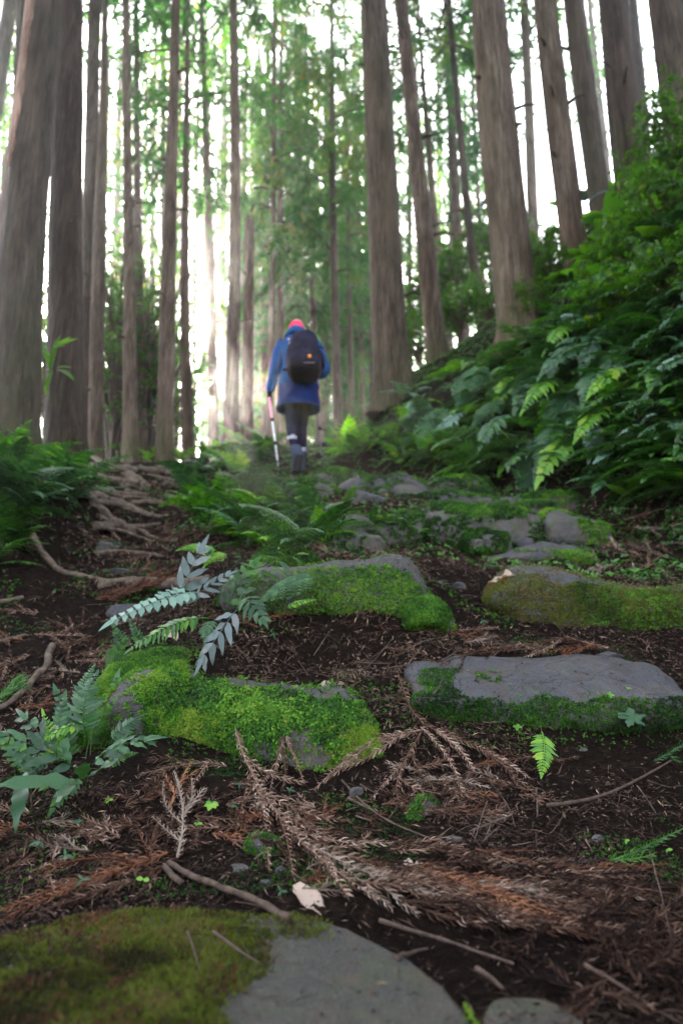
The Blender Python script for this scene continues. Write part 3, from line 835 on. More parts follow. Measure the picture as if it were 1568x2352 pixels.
# loose stones
loose = [((968, 1880), 1.62, (.043, .03, .03), .3, M_rock, 'grey-green angular stone sunk in litter below the hollow', 1),
         ((600, 1965), 1.47, (.04, .03, .026), .6, M_rock, 'dark mossy stone half buried behind the near slab', 1),
         ((550, 2012), 1.36, (.024, .018, .013), .1, M_rock, 'flat tan stone beside the fallen stick', 0),
         ((641, 2015), 1.37, (.012, .010, .013), .8, M_rock_b, 'small blue-grey pebble under the cedar twigs', 0),
         ((612, 2034), 1.36, (.011, .008, .008), .2, M_rock_b, 'tiny pebble at the foot of the blue-grey pebble', 0),
         ((1042, 1937), 1.53, (.02, .015, .011), .2, M_rock, 'round brown pebble above the red cedar mat', 0),
         ((888, 2008), 1.4, (.022, .014, .009), .4, M_rock, 'flat grey chip beside the pale torn leaf', 0),
         ((818, 1830), 1.68, (.018, .013, .015), .4, M_rock, 'small dark stone below the twig junction', 0),
         ((1375, 1935), 1.52, (.014, .011, .010), .7, M_rock, 'brown pebble on the dark soil at right', 0),
         ((1340, 1730), 1.93, (.020, .014, .011), .2, M_rock, 'tan pebble under the slab skirt', 0),
         ((1400, 1515), 2.45, (.06, .04, .024), .5, M_rock_b, 'flat violet-grey stone behind the slab', 0),
         ((1052, 1352), 2.86, (.036, .03, .022), .1, M_rock_b, 'angular blue-grey stone between the two upper boulders', 0),
         ((1010, 1342), 2.98, (.05, .04, .015), .1, M_rock, 'flat pale stone behind the central rock', 0),
         ((285, 1418), 2.95, (.075, .05, .045), .3, M_rock_b, 'rounded grey stone behind the pale fern frond', 0),
         ((282, 1318), 3.55, (.07, .05, .028), .6, M_rock_b, 'dark flat stone in the gully among twigs', 0),
         ((250, 1270), 3.95, (.10, .06, .06), .2, M_rock, 'mossy stone at the corner of the left bank', 1),
         ((1208, 1256), 3.75, (.05, .04, .045), .2, M_rock_b, 'small blue stone behind the pointed stone', 0)]
for q, ((px, py), Y, size, rz, mt, lb, ms) in enumerate(loose):
    r_ = ray(px, py); lo, hi = .9, 8.0
    pts = np.array([tuple(r_ * (t / r_.y)) for t in np.linspace(Y - .45, Y + .6, 60)])
    hz = HN(pts[:, :2]); kk = np.nonzero(pts[:, 2] < hz)[0]
    pt = pts[kk[0]] if len(kk) else pts[25]
    V, F = blob_rock((pt[0], pt[1] + size[1] * .5, pt[2] + size[2] * .35), size, 100 + q, 3 if max(size) < .03 else 4, .3, rz)
    o, V, F, c = add_rock(V, F, lb, mt, 'stone', cat='stone')
    if ms: moss_on(o, V, F, c, 2500, lambda p, n: np.clip(.1 + fbm(p, 25, 3, 5), 0, 1), TU_star, M_moss, .9, .3, .3, 90 + q)

BVH = BVHTree.FromPolygons(np.concatenate(BV).tolist(), np.concatenate(BF).tolist())
def hit(px, py, far=60):
    r_ = ray(px, py).normalized()
    h = BVH.ray_cast(Vector((0, 0, 0)), r_, far)
    if h[0] is None:
        p = P(px, py, 9.0); return Vector((p.x, p.y, p.z)), Vector((0, 0, 1))
    n = h[1] if h[1].z > -.2 else -h[1]
    return h[0], n
def drop(x, y, top=12.0):
    h = BVH.ray_cast(Vector((x, y, top)), Vector((0, 0, -1)), 60)
    if h[0] is None: return Vector((x, y, 0)), Vector((0, 0, 1))
    return h[0], (h[1] if h[1].z > 0 else -h[1])
# ------------------------------------------------------------------ trees
def trunk_mesh(name, axis, rad, seed, mat, base_flare=0.5, lobes=6, n=30, rings=70, flare_h=0.55, rough=0.03, broken=False):
    """axis: (k,3) local points from the foot upward, rad at those points"""
    k = len(axis)
    L = np.r_[0, np.cumsum(np.linalg.norm(np.diff(axis, axis=0), axis=1))]
    tt = np.r_[np.linspace(0, min(1.6, L[-1] * .3), rings // 3, endpoint=False), np.linspace(min(1.6, L[-1] * .3), L[-1], rings - rings // 3)]
    ax = np.stack([np.interp(tt, L, axis[:, c]) for c in range(3)], -1)
    # smooth the axis
    for _ in range(6): ax[1:-1] = .25 * ax[:-2] + .5 * ax[1:-1] + .25 * ax[2:]
    r = np.interp(tt, L, rad)
    a = np.linspace(0, 2 * np.pi, n, endpoint=False)
    rs = np.random.RandomState(seed)
    ph = rs.uniform(0, 6.28, 3)
    lob = (0.55 + 0.45 * np.sin(lobes * a + ph[0] + .8 * np.sin(2 * a + ph[1])))
    hgt = tt[:, None]
    fl = base_flare * np.exp(-hgt / (flare_h * .42)) * lob[None, :]
    R_ = r[:, None] * (1 + fl)
    q = np.stack([np.cos(a)[None, :] * 3 + 0 * hgt, np.sin(a)[None, :] * 3 + 0 * hgt, hgt * .55 + seed + 0 * a[None, :]], -1).reshape(-1, 3)
    R_ = R_ * (1 + rough * 1.6 * fbm(q, .9, 3, seed).reshape(R_.shape))
    q2 = np.stack([np.cos(a)[None, :] * 3 + 0 * hgt, np.sin(a)[None, :] * 3 + 0 * hgt, hgt * .3 + seed + 0 * a[None, :]], -1).reshape(-1, 3)
    R_ = R_ * (1 + rough * .8 * fbm(q2, 4.5, 2, seed + 3).reshape(R_.shape))
    V = np.stack([ax[:, 0:1] + R_ * np.cos(a), ax[:, 1:2] + R_ * np.sin(a), np.repeat(ax[:, 2:3], n, 1)], -1)
    if broken: V[-1, :, 2] += rs.uniform(-.12, .16, n)
    V = V.reshape(-1, 3)
    i = np.arange(rings - 1)[:, None] * n; j = np.arange(n)[None, :]; kx = (j + 1) % n
    F = np.stack([i + j, i + kx, i + n + kx, i + n + j], -1).reshape(-1, 4)
    F = np.concatenate([F[:, [0, 1, 2]], F[:, [0, 2, 3]]])
    V = np.vstack([V, ax[-1] - [0, 0, .05 if broken else 0]]); l = (rings - 1) * n; j = np.arange(n)
    F = np.vstack([F, np.stack([np.full(n, len(V) - 1), l + j, l + (j + 1) % n], -1)])
    return mesh_from(name, V, F, mat)

# crown of a cedar: drooping boughs carrying hanging sprays
def spray_clump(L, n):
    mb = MB()
    for k in range(n):
        a = random.uniform(0, 6.283); o = np.array([random.uniform(-.12, .12), random.uniform(-.12, .12), random.uniform(-.04, .04)]) * (L / .35)
        d = np.array([math.cos(a) * .55, math.sin(a) * .55, -random.uniform(.35, 1.1)]); d /= np.linalg.norm(d)
        l = L * random.uniform(.5, 1.1)
        s = np.cross(d, [math.sin(a + 1), math.cos(a + 1), .2]); s /= np.linalg.norm(s)
        w = L * .085
        m = o + d * l * .5
        mb.add([o, m + s * w, m - s * w, o + d * l], [[0, 1, 2], [1, 3, 2]], random.random())
    return mb.arrays()
CL = [spray_clump(.36, 9) for _ in range(4)]
def crown_mesh(name, H, Rm, nb, seed, per=26, clump=CL, mat=None, shape='cedar'):
    rs = np.random.RandomState(seed)
    pos, ti = [], []
    wood = MB()
    for b in range(nb):
        t = (b + rs.rand()) / nb
        z = H * t
        L = Rm * (1 - t) ** .75 * rs.uniform(.55, 1.1) + .35
        if t < .12: L *= .6
        a = b * 2.4 + rs.uniform(-.4, .4)
        m = 7
        s = np.linspace(0, 1, m)
        droop = rs.uniform(.25, .6)
        pts = np.stack([np.cos(a) * L * s, np.sin(a) * L * s, z + L * (.22 * s - droop * s ** 2)], -1)
        V, F = tube(pts, np.linspace(.045, .008, m) * (.5 + L / Rm * .5), 4, False)
        wood.add(V, F)
        nn = max(3, int(per * L / Rm))
        ss = rs.uniform(.22, 1.0, nn) ** .8
        c = np.stack([np.interp(ss, s, pts[:, q]) for q in range(3)], -1)
        c += rs.normal(0, 1, c.shape) * np.array([.22, .22, .12]) * (.5 + ss[:, None])
        pos.append(c); ti.append(np.clip(rs.normal(.38, .16) + rs.normal(0, .06, nn), 0, .65))
    pos = np.concatenate(pos); ti = np.concatenate(ti)
    A = orient(pos, np.tile([[0, 0, 1.0]], (len(pos), 1)), rs.uniform(0, 6.28, len(pos)), rs.uniform(.7, 1.5, len(pos)), .25)
    V, F, T = instances(clump, rs.randint(0, len(clump), len(pos)), A, ti)
    fol = mesh_from(name, V, F, mat or M_cedar, T, smooth=False)
    wd = wood.mesh(name + '_boughs', M_bark_dark)
    return fol, wd
CROWN = [crown_mesh('cedar_crown', 13, 2.7, 34, 5 + q, 17) for q in range(3)]
CROWN_LONG = [crown_mesh('long_cedar_crown', 17, 2.5, 42, 25 + q, 19) for q in range(3)]

def tree_at(pts, dist, label, mat=M_bark_far, crown=0, H=24.0, seed=1, name='cedar_tree', flare=.45, lobes=6, group=None, n=24, crownz=.5, hide_base=True, crown_s=1.0, cat='cedar tree', broken=False, rough=.03):
    """pts: (px, py, width) from foot to top in the photo's frame, at distance dist"""
    W = [P(x, y, dist) for x, y, w in pts]
    dep = [p.y * CP + p.z * SP for p in W]
    rad = [w * d / FD / 2 for (x, y, w), d in zip(pts, dep)]
    foot = W[0].copy()
    gz = H0(np.array([[foot.x, foot.y]]))[0]
    A = [np.array(p) for p in W]
    if gz < foot.z:      # carry the trunk down to the ground behind the crest
        dirn = (A[1] - A[0]) / max(.1, (A[1] - A[0])[2])
        A = [A[0] - dirn * (A[0][2] - gz + .1)] + A; rad = [rad[0] * 1.06] + rad
    base = A[0].copy(); base[2] -= .12; 
    A[0] = base
    if not broken:
        d = A[-1] - A[-2]; d = d / d[2]
        top = base[2] + H
        steps_ = 5
        z0 = A[-1][2]; p = A[-1]; r0 = rad[-1]
        for q in range(1, steps_ + 1):
            z = z0 + (top - z0) * q / steps_
            dz = (top - z0) / steps_
            p = p + d * dz * (.75 ** q) + np.array([0, 0, dz * (1 - .75 ** q)])
            A.append(p.copy()); rad.append(max(.02, r0 * (1 - q / steps_) ** .8))
    A = np.array(A)
    t = thing(name, base, label, cat, group)
    link('trunk', trunk_mesh('trunk', A - base, np.array(rad), seed, mat, flare, lobes, n=n, rough=rough, rings=28 if dist > 15 else 60, broken=broken), t)
    if dist < 16:
        rs_ = np.random.RandomState(seed + 900)
        for q in range(rs_.randint(3, 7)):
            z = rs_.uniform(1.6, 7.5) + base[2]
            c_ = np.array([np.interp(z, A[:, 2], A[:, 0]), np.interp(z, A[:, 2], A[:, 1]), z]) - base
            rr = np.interp(z, A[:, 2], rad); a_ = rs_.uniform(3.0, 6.4); L_ = rs_.uniform(.05, .35)
            d_ = np.array([math.cos(a_), math.sin(a_), rs_.uniform(-.3, .3)])
            V, F = tube(catmull([c_ + d_ * rr * .8, c_ + d_ * (rr + L_ * .5) + [0, 0, .02], c_ + d_ * (rr + L_) - [0, 0, L_ * .15]], 6), np.linspace(.028, .010, 6) * rs_.uniform(.6, 1.1), 7)
            link('branch_stub', mesh_from('branch_stub', V, F, M_bark_dark), t)
    if crown is not None and not broken:
        fol, wd = (CROWN if crown < 3 else CROWN_LONG)[crown % 3]
        hc = (17 if crown >= 3 else 13)
        zt = top - base[2]
        zc = zt - hc * crown_s + .5
        cxy = np.array([np.interp(zc + base[2] + hc * .4, A[:, 2], A[:, 0]), np.interp(zc + base[2] + hc * .4, A[:, 2], A[:, 1])]) - base[:2]
        M4 = Matrix.Translation((cxy[0], cxy[1], zc)) @ Matrix.Rotation(seed * 1.7, 4, 'Z') @ Matrix.Scale(crown_s, 4)
        c = link('crown', fol, t, mat4=M4)
        b = link('boughs', wd, t, mat4=M4); b['kind'] = 'stuff'; c['kind'] = 'stuff'
    return t, A, np.array(rad)

T1, A1, RAD1 = tree_at([(44, 1045, 118), (38, 985, 100), (48, 588, 94), (82, 250, 80), (106, 0, 72)], 5.6, 'thickest cedar at the left edge, leaning right, with a pale peeled strip high up', M_bark_olive, 0, 22, 3, flare=.35, lobes=5, n=44)
T2, A2, _ = tree_at([(153, 1050, 98), (149, 960, 82), (150, 588, 74), (155, 250, 66), (165, 0, 46)], 6.3, 'dark upright cedar close behind the thickest leaning one at left', M_bark_red, 1, 23, 5, flare=.35, n=40)
TREES = [
 ([(196, 1035, 36), (198, 900, 33), (203, 588, 32), (211, 300, 30), (218, 0, 28)], 10.5, 'brown cedar third from the left edge, just right of the dark upright one', M_bark_dark, 2, 24),
 ([(219, 1040, 34), (222, 850, 32), (228, 588, 31), (239, 250, 18), (241, 0, 13)], 10.0, 'paler brown cedar pressed against the right side of the third trunk', M_bark, 0, 24),
 ([(300, 1068, 40), (300, 985, 35), (297, 588, 24), (291, 250, 18), (289, 0, 16)], 9.4, 'straight slim cedar with a bright moss foot left of the gully', M_bark, 1, 25),
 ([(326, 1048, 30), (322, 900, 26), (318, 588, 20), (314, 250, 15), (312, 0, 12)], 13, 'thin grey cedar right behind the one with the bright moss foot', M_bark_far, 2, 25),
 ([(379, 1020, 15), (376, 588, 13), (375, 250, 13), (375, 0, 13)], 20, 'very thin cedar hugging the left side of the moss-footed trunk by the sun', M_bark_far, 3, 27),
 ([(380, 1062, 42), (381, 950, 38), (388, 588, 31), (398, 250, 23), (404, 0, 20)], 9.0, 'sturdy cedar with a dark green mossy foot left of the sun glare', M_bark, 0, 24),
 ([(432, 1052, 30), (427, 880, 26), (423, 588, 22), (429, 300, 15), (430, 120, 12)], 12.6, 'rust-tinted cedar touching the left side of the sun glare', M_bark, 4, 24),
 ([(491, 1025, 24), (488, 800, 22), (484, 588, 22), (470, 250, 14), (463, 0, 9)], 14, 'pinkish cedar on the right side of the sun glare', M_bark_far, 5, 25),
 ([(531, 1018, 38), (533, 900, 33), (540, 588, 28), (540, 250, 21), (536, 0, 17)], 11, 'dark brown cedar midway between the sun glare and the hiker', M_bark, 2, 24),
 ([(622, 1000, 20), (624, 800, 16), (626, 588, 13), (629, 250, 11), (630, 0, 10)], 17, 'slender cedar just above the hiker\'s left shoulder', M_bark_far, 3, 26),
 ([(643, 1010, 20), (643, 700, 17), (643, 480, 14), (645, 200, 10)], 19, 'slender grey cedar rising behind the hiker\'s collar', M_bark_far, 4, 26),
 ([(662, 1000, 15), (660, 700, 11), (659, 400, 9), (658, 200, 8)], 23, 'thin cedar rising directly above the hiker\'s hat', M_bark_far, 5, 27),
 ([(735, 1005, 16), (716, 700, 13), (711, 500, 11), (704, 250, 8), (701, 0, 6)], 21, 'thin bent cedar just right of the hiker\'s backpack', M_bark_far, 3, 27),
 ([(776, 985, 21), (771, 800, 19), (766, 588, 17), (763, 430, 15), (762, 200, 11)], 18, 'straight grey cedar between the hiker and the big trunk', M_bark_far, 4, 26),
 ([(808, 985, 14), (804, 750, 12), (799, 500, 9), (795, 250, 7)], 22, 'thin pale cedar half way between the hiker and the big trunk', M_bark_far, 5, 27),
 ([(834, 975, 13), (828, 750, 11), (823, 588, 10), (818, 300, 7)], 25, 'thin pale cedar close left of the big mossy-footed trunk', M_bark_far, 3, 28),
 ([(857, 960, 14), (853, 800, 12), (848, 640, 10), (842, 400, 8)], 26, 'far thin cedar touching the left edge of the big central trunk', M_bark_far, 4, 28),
 ([(903, 890, 92), (897, 800, 83), (885, 588, 74), (868, 250, 64), (857, 0, 60)], 8.0, 'big straight cedar right of centre with a mossy foot beside the path', M_bark, 1, 25),
 ([(1006, 862, 54), (1002, 800, 47), (980, 588, 42), (945, 250, 32), (920, 0, 29)], 8.8, 'leaning cedar just right of the big central trunk', M_bark, 2, 25),
 ([(1022, 780, 22), (1004, 588, 18), (982, 330, 14), (968, 150, 10)], 16, 'pale lilac cedar seen between the big central trunk and its leaning neighbour\'s right side', M_bark_far, 5, 26),
 ([(1062, 760, 30), (1050, 588, 26), (1040, 350, 22), (1030, 150, 16)], 17, 'broad pale cedar in the haze right of the leaning one', M_bark_far, 4, 26),
 ([(1112, 775, 30), (1098, 680, 25), (1082, 588, 19), (1060, 350, 16), (1040, 130, 14), (1030, 0, 12)], 12, 'thin dark curving cedar left of the broadest trunk on the bank', M_bark_dark, 3, 24),
 ([(1109, 640, 12), (1100, 500, 10), (1092, 380, 9), (1085, 200, 8)], 22, 'faint thin cedar immediately left of the broadest trunk', M_bark_far, 5, 27),
 ([(1190, 815, 112), (1190, 740, 96), (1174, 588, 91), (1136, 250, 84), (1119, 0, 76)], 6.8, 'broadest cedar on the right bank with orange-green moss at its foot', M_bark, 0, 24),
 ([(1330, 700, 66), (1320, 588, 58), (1277, 250, 54), (1250, 0, 50)], 7.2, 'cedar on the bank with a pale blue cord tied round it', M_bark, 1, 24),
 ([(1384, 560, 48), (1374, 450, 45), (1342, 220, 48), (1316, 0, 44)], 8.0, 'dark knotted cedar right of the one with the blue cord', M_bark_dark, 2, 24),
 ([(1220, 420, 24), (1216, 300, 22), (1207, 100, 20), (1203, 0, 19)], 14, 'hazy cedar between the broadest trunk and the corded trunk', M_bark_far, 3, 25),
 ([(1470, 560, 82), (1450, 420, 74), (1428, 240, 68), (1406, 0, 62)], 7.0, 'thick dark cedar second from the right edge behind the shrub', M_bark_dark, 0, 23),
 ([(1482, 330, 22), (1470, 170, 20), (1452, 0, 18)], 11.5, 'thin dark cedar squeezed between the two rightmost trunks', M_bark_dark, 1, 24),
 ([(1590, 480, 92), (1562, 250, 80), (1532, 0, 78)], 6.2, 'thick shadowy cedar cut by the right edge of the picture', M_bark_dark, 2, 23),
 ([(22, 1010, 26), (30, 588, 24), (42, 250, 23), (50, 0, 22)], 11, 'dark slim cedar peeping out left of the thickest leaning one', M_bark_dark, 1, 24),
 ([(2, 900, 14), (4, 588, 11), (10, 250, 9), (14, 0, 7)], 20, 'thinnest dark cedar at the extreme left edge', M_bark_dark, 5, 26),
]
for q, (pts, dist, lb, mt, cr, H) in enumerate(TREES):
    big = dist < 9.5
    res = tree_at(pts, dist, lb, mt, cr, H, 20 + q, flare=.5 if big else .3, n=36 if big else (20 if dist < 15 else 12), crown_s=1.0)
    if 'blue cord' in lb: CORD = res
tree_at([(568, 1005, 29), (570, 800, 26), (572, 588, 23), (573, 508, 21)], 12, 'broken-off grey snag without a crown beside the dark brown cedar', M_bark_far, None, 6, 71, name='snag', flare=.3, n=20, cat='dead tree', broken=True)

# further trunks in the haze
rs = np.random.RandomState(4)
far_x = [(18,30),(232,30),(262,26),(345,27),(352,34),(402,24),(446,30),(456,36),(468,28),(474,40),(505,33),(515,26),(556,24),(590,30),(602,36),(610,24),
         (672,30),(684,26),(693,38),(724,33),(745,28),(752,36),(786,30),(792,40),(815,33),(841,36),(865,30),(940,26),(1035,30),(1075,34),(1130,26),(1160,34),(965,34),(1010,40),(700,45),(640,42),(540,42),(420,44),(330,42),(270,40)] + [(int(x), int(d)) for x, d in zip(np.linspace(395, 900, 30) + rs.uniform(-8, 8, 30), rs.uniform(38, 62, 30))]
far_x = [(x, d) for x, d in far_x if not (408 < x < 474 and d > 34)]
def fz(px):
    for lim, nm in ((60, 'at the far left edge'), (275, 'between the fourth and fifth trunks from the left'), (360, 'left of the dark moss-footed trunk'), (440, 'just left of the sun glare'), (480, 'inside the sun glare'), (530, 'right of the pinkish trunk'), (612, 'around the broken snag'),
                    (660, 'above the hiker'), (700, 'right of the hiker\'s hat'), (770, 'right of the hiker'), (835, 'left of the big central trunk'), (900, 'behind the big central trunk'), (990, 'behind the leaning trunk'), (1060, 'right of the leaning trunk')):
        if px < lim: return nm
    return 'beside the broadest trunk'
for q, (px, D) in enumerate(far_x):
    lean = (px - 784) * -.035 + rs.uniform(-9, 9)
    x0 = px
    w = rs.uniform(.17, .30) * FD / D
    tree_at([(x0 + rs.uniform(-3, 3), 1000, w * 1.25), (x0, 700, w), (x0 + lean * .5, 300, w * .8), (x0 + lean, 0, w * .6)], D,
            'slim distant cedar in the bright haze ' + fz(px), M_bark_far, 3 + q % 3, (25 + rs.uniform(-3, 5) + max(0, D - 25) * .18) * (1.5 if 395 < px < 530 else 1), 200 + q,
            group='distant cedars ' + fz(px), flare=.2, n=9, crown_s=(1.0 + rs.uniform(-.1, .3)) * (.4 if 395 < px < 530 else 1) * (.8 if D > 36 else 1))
# trees standing beside and behind the camera's view; those behind are added to block low frontal light
for q, (x, y) in enumerate([(-5, 9), (-8, 13), (-9, 6), (8.5, 11), (7.5, 15), (11, 9), (13, 15), (-12, 18), (-16, 12), (10, 22), (16, 20), (-14, 26), (-3.2, 2.2), (-4.5, -1.5), (-2.2, -3.5), (.8, -5), (3.4, -2.8), (5, 1.2), (-7, 2.5), (-6, -5), (-1.5, -8), (3, -8), (7, -5), (8, 3.5), (-9, -2), (0, -12), (-5, -12), (6, -12), (11, 0), (-12, 4), (-11, -9), (11, -9), (-3, -16), (4, -17), (-9, -17), (10, -17), (15, -4), (-16, -3)]):
    z = H0(np.array([[x, y]]))[0]
    a = P(784, 0, y)
    base = np.array([x, y, z - .1]); A = np.array([base, base + [0, 0, 12], base + [.2, 0, 24]])
    t = thing('cedar_tree', base, 'tall cedar around the grove, mostly out of view and shading it', 'cedar tree', 'cedars around the grove')
    link('trunk', trunk_mesh('trunk', A - base, np.array([.24, .18, .02]), 300 + q, M_bark, .4, n=14, rings=24), t)
    fol, wd = CROWN[q % 3]
    M4 = Matrix.Translation((0, 0, 11.5)) @ Matrix.Rotation(q * 1.3, 4, 'Z')
    link('crown', fol, t, mat4=M4); link('boughs', wd, t, mat4=M4)['kind'] = 'stuff'

# peeled strip on the leaning trunk, blue cord on the bank trunk
def surf_patch(A, rad, z0, z1, a0, a1, off, mat, name, parent, base, n=16, m=24, rag=.12, seed=1):
    rs = np.random.RandomState(seed)
    V = []
    for i in range(m):
        z = z0 + (z1 - z0) * i / (m - 1)
        c = np.array([np.interp(z, A[:, 2], A[:, 0]), np.interp(z, A[:, 2], A[:, 1]), z])
        r_ = np.interp(z, A[:, 2], rad)
        e0, e1 = a0 + rag * rs.uniform(-1, 1), a1 + rag * rs.uniform(-1, 1)
        t = i / (m - 1); taper = min(1, 4 * t, 5 * (1 - t)) ** .5
        mid = (e0 + e1) / 2; hw = (e1 - e0) / 2 * taper
        for j in range(n):
            a = mid + hw * (2 * j / (n - 1) - 1)
            o_ = off if 0 < j < n - 1 else 0.0
            V.append(c + np.array([math.cos(a), math.sin(a), 0]) * (r_ * 1.035 + o_) - base)
    i = (np.arange(m - 1)[:, None] * n + np.arange(n - 1)[None, :]).ravel()
    F = np.stack([i, i + 1, i + n + 1, i + n], -1)
    return link(name, mesh_from(name, np.array(V), F, mat), parent)
M_peel = bark_material('peeled_bark', 2.5, 2.0, .01, 0.0)


surf_patch(A1, RAD1, 4.7, 7.6, R(206), R(256), .018, M_peel, 'peeled_strip', T1, A1[0], seed=3)

t_, Ac, rc = CORD
zc = P(1291, 356, 7.2).z
cc = np.array([np.interp(zc, Ac[:, 2], Ac[:, 0]), np.interp(zc, Ac[:, 2], Ac[:, 1]), zc]); r_ = np.interp(zc, Ac[:, 2], rc) * 1.07
a = np.linspace(0, 2 * np.pi, 40)
V, F = tube(np.stack([r_ * np.cos(a), r_ * np.sin(a), .05 * np.cos(a)], -1), .006, 6)
tag(link('cord', mesh_from('cord', V, F, flat_mat('blue_cord', (.25, .42, .46), .6)), loc=cc), 'pale blue cord tied round a leaning trunk on the bank', 'cord')
# ------------------------------------------------------------------ leaves, fronds, plants
def leaf_geo(L=1.0, W=.3, seg=6, fold=.25, droop=.2, serr=0.0, peak=.42, base=(0, 0, 0), ang=0.0, lift=0.0, roll=0.0, stalk=0.0, wav=0.0):
    """leaf blade along +x from base, rotated by ang about z"""
    t = np.linspace(0, 1, seg + 1)
    w = np.where(t < peak, np.sin(t / peak * np.pi / 2) ** .8, np.cos((t - peak) / (1 - peak) * np.pi / 2) ** .9) * W / 2
    w = np.maximum(w, .004 * L)
    if serr: w = w * (1 + serr * np.where(np.arange(seg + 1) % 2 == 0, -1, 1))
    x = stalk + t * L
    z = lift * x - droop * L * t ** 2
    wv = wav * W * np.sin(np.arange(seg + 1) * 1.7)
    Vl = np.stack([x, w, z + fold * w + wv], -1); Vm = np.stack([x, 0 * x, z], -1); Vr = np.stack([x, -w, z + fold * w - wv], -1)
    V = np.stack([Vl, Vm, Vr], 1).reshape(-1, 3)
    if roll:
        c, s = math.cos(roll), math.sin(roll)
        V = np.c_[V[:, 0], V[:, 1] * c - V[:, 2] * s, V[:, 1] * s + V[:, 2] * c]
    c, s = math.cos(ang), math.sin(ang)
    V = np.c_[V[:, 0] * c - V[:, 1] * s, V[:, 0] * s + V[:, 1] * c, V[:, 2]] + np.array(base)
    i = np.arange(seg) * 3
    F = np.concatenate([np.stack([i, i + 1, i + 4, i + 3], -1), np.stack([i + 1, i + 2, i + 5, i + 4], -1)])
    return V, F
def frond_geo(npair, pl, pw, style='plain', petiole=.2, arch=.16, side=0.0, seed=1, seg=4, sweep=.9, tip=.12, droop=.3, prof=(.55, 1.0, .15), miss=0.0, curl=0.0):
    """frond of unit chord along +x; leaflets in pairs"""
    rs = np.random.RandomState(seed)
    mb = MB()
    ph = np.linspace(0, 1, 16)
    ax = np.stack([ph, side * 4 * ph * (1 - ph), arch * 4 * ph ** .8 * (1 - ph)], -1)
    V, F = tube(ax, np.linspace(.009, .003, 16), 4, False)
    mb.add(V, F, .55)
    for k in range(npair):
        t = k / max(1, npair - 1)
        s = petiole + (1 - petiole - .03) * t
        prf = np.interp(t, [0, .3, 1], prof)
        b = np.array([np.interp(s, ph, ax[:, c]) for c in range(3)])
        b2 = np.array([np.interp(min(1, s + .03), ph, ax[:, c]) for c in range(3)])
        d = b2 - b; d /= np.linalg.norm(d) + 1e-9
        pitch = math.atan2(d[2], d[0])
        for sg in (-1, 1):
            if rs.rand() < miss: continue
            L = pl * prf * rs.uniform(.85, 1.12); Wd = pw * (.5 + .5 * prf) * rs.uniform(.85, 1.15)
            a = sg * (sweep - .35 * t + rs.uniform(-.1, .1))
            ti = rs.uniform(0.15, .85)
            if style == 'lobed':
                # a leaflet itself cut into small lobes
                nl = 5
                ca, sa = math.cos(a), math.sin(a)
                for q in range(nl):
                    u = (q + .5) / nl
                    o = b + np.array([ca, sa * 1, 0]) * L * u + np.array([0, 0, -droop * L * u * u])
                    ll = Wd * (1 - .55 * u)
                    for s2 in (-1, 1):
                        aa = a + s2 * .95
                        dd = np.array([math.cos(aa), math.sin(aa), .05]) * ll
                        nn = np.array([-ca, -sa, 0]) * ll * .32
                        mb.add([o - nn, o - nn + dd * .8, o + dd, o - nn * -1], [[0, 1, 2], [0, 2, 3]], ti)
                o = b + np.array([ca, sa, 0]) * L * .9 + np.array([0, 0, -droop * L * .8])
                mb.add([o - np.array([-sa, ca, 0]) * Wd * .2, o + np.array([-sa, ca, 0]) * Wd * .2, o + np.array([ca, sa, -.3]) * L * .2], [[0, 1, 2]], ti)
            else:
                V, F = leaf_geo(L, Wd, seg, .18, droop * rs.uniform(.4, 1.5), .18 if style == 'serrate' else 0.0, .35, (0, 0, 0), a, -.05, rs.uniform(-.35, .35), wav=.12 if style == 'wavy' else 0)
                c, s_ = math.cos(pitch), math.sin(pitch)
                V = np.c_[V[:, 0] * c - V[:, 2] * s_, V[:, 1], V[:, 0] * s_ + V[:, 2] * c] + b
                mb.add(V, F, ti)
    V, F = leaf_geo(tip, pw * .7, seg, .15, .3, 0, .3, ax[-1] - np.array([.03, 0, 0]), 0, -arch * 1.4)
    mb.add(V, F, .5)
    return mb
FR = {}
def frondset(key, mats, n, **kw):
    L = []
    for q in range(n):
        k2 = dict(kw); k2['arch'] = kw.get('arch', .16) * random.uniform(.6, 1.35); k2['side'] = random.uniform(-.05, .05)
        mb = frond_geo(seed=len(FR) * 50 + q, **k2)
        L.append([mb.mesh('frond_' + key, m) for m in mats])
    FR[key] = L
frondset('fine', [M_fern, M_fern_blue, M_lime], 4, npair=17, pl=.30, pw=.085, style='lobed', arch=.14, sweep=1.15, petiole=.16, prof=(.75, 1.0, .12))
frondset('plain', [M_fern, M_fern_blue, M_lime], 4, npair=15, pl=.24, pw=.062, style='serrate', arch=.15, sweep=1.1, petiole=.15, prof=(.7, 1.0, .2), seg=6)
frondset('broad', [M_fern, M_fern_blue, M_fern_pale, M_fern_grey, M_lime], 3, npair=8, pl=.26, pw=.105, style='wavy', arch=.10, sweep=1.0, petiole=.22, prof=(.85, 1.0, .35), seg=7, tip=.2)
frondset('round', [M_fern_pale], 1, npair=11, pl=.15, pw=.085, style='wavy', arch=.10, sweep=1.25, petiole=.10, prof=(1.1, 1.0, .5), seg=7, tip=.2, droop=.15)
frondset('few', [M_fern, M_fern_blue, M_fern_pale, M_fern_grey, M_lime], 3, npair=5, pl=.42, pw=.13, style='wavy', arch=.08, sweep=.85, petiole=.12, prof=(.9, 1.0, .6), seg=8, tip=.36)

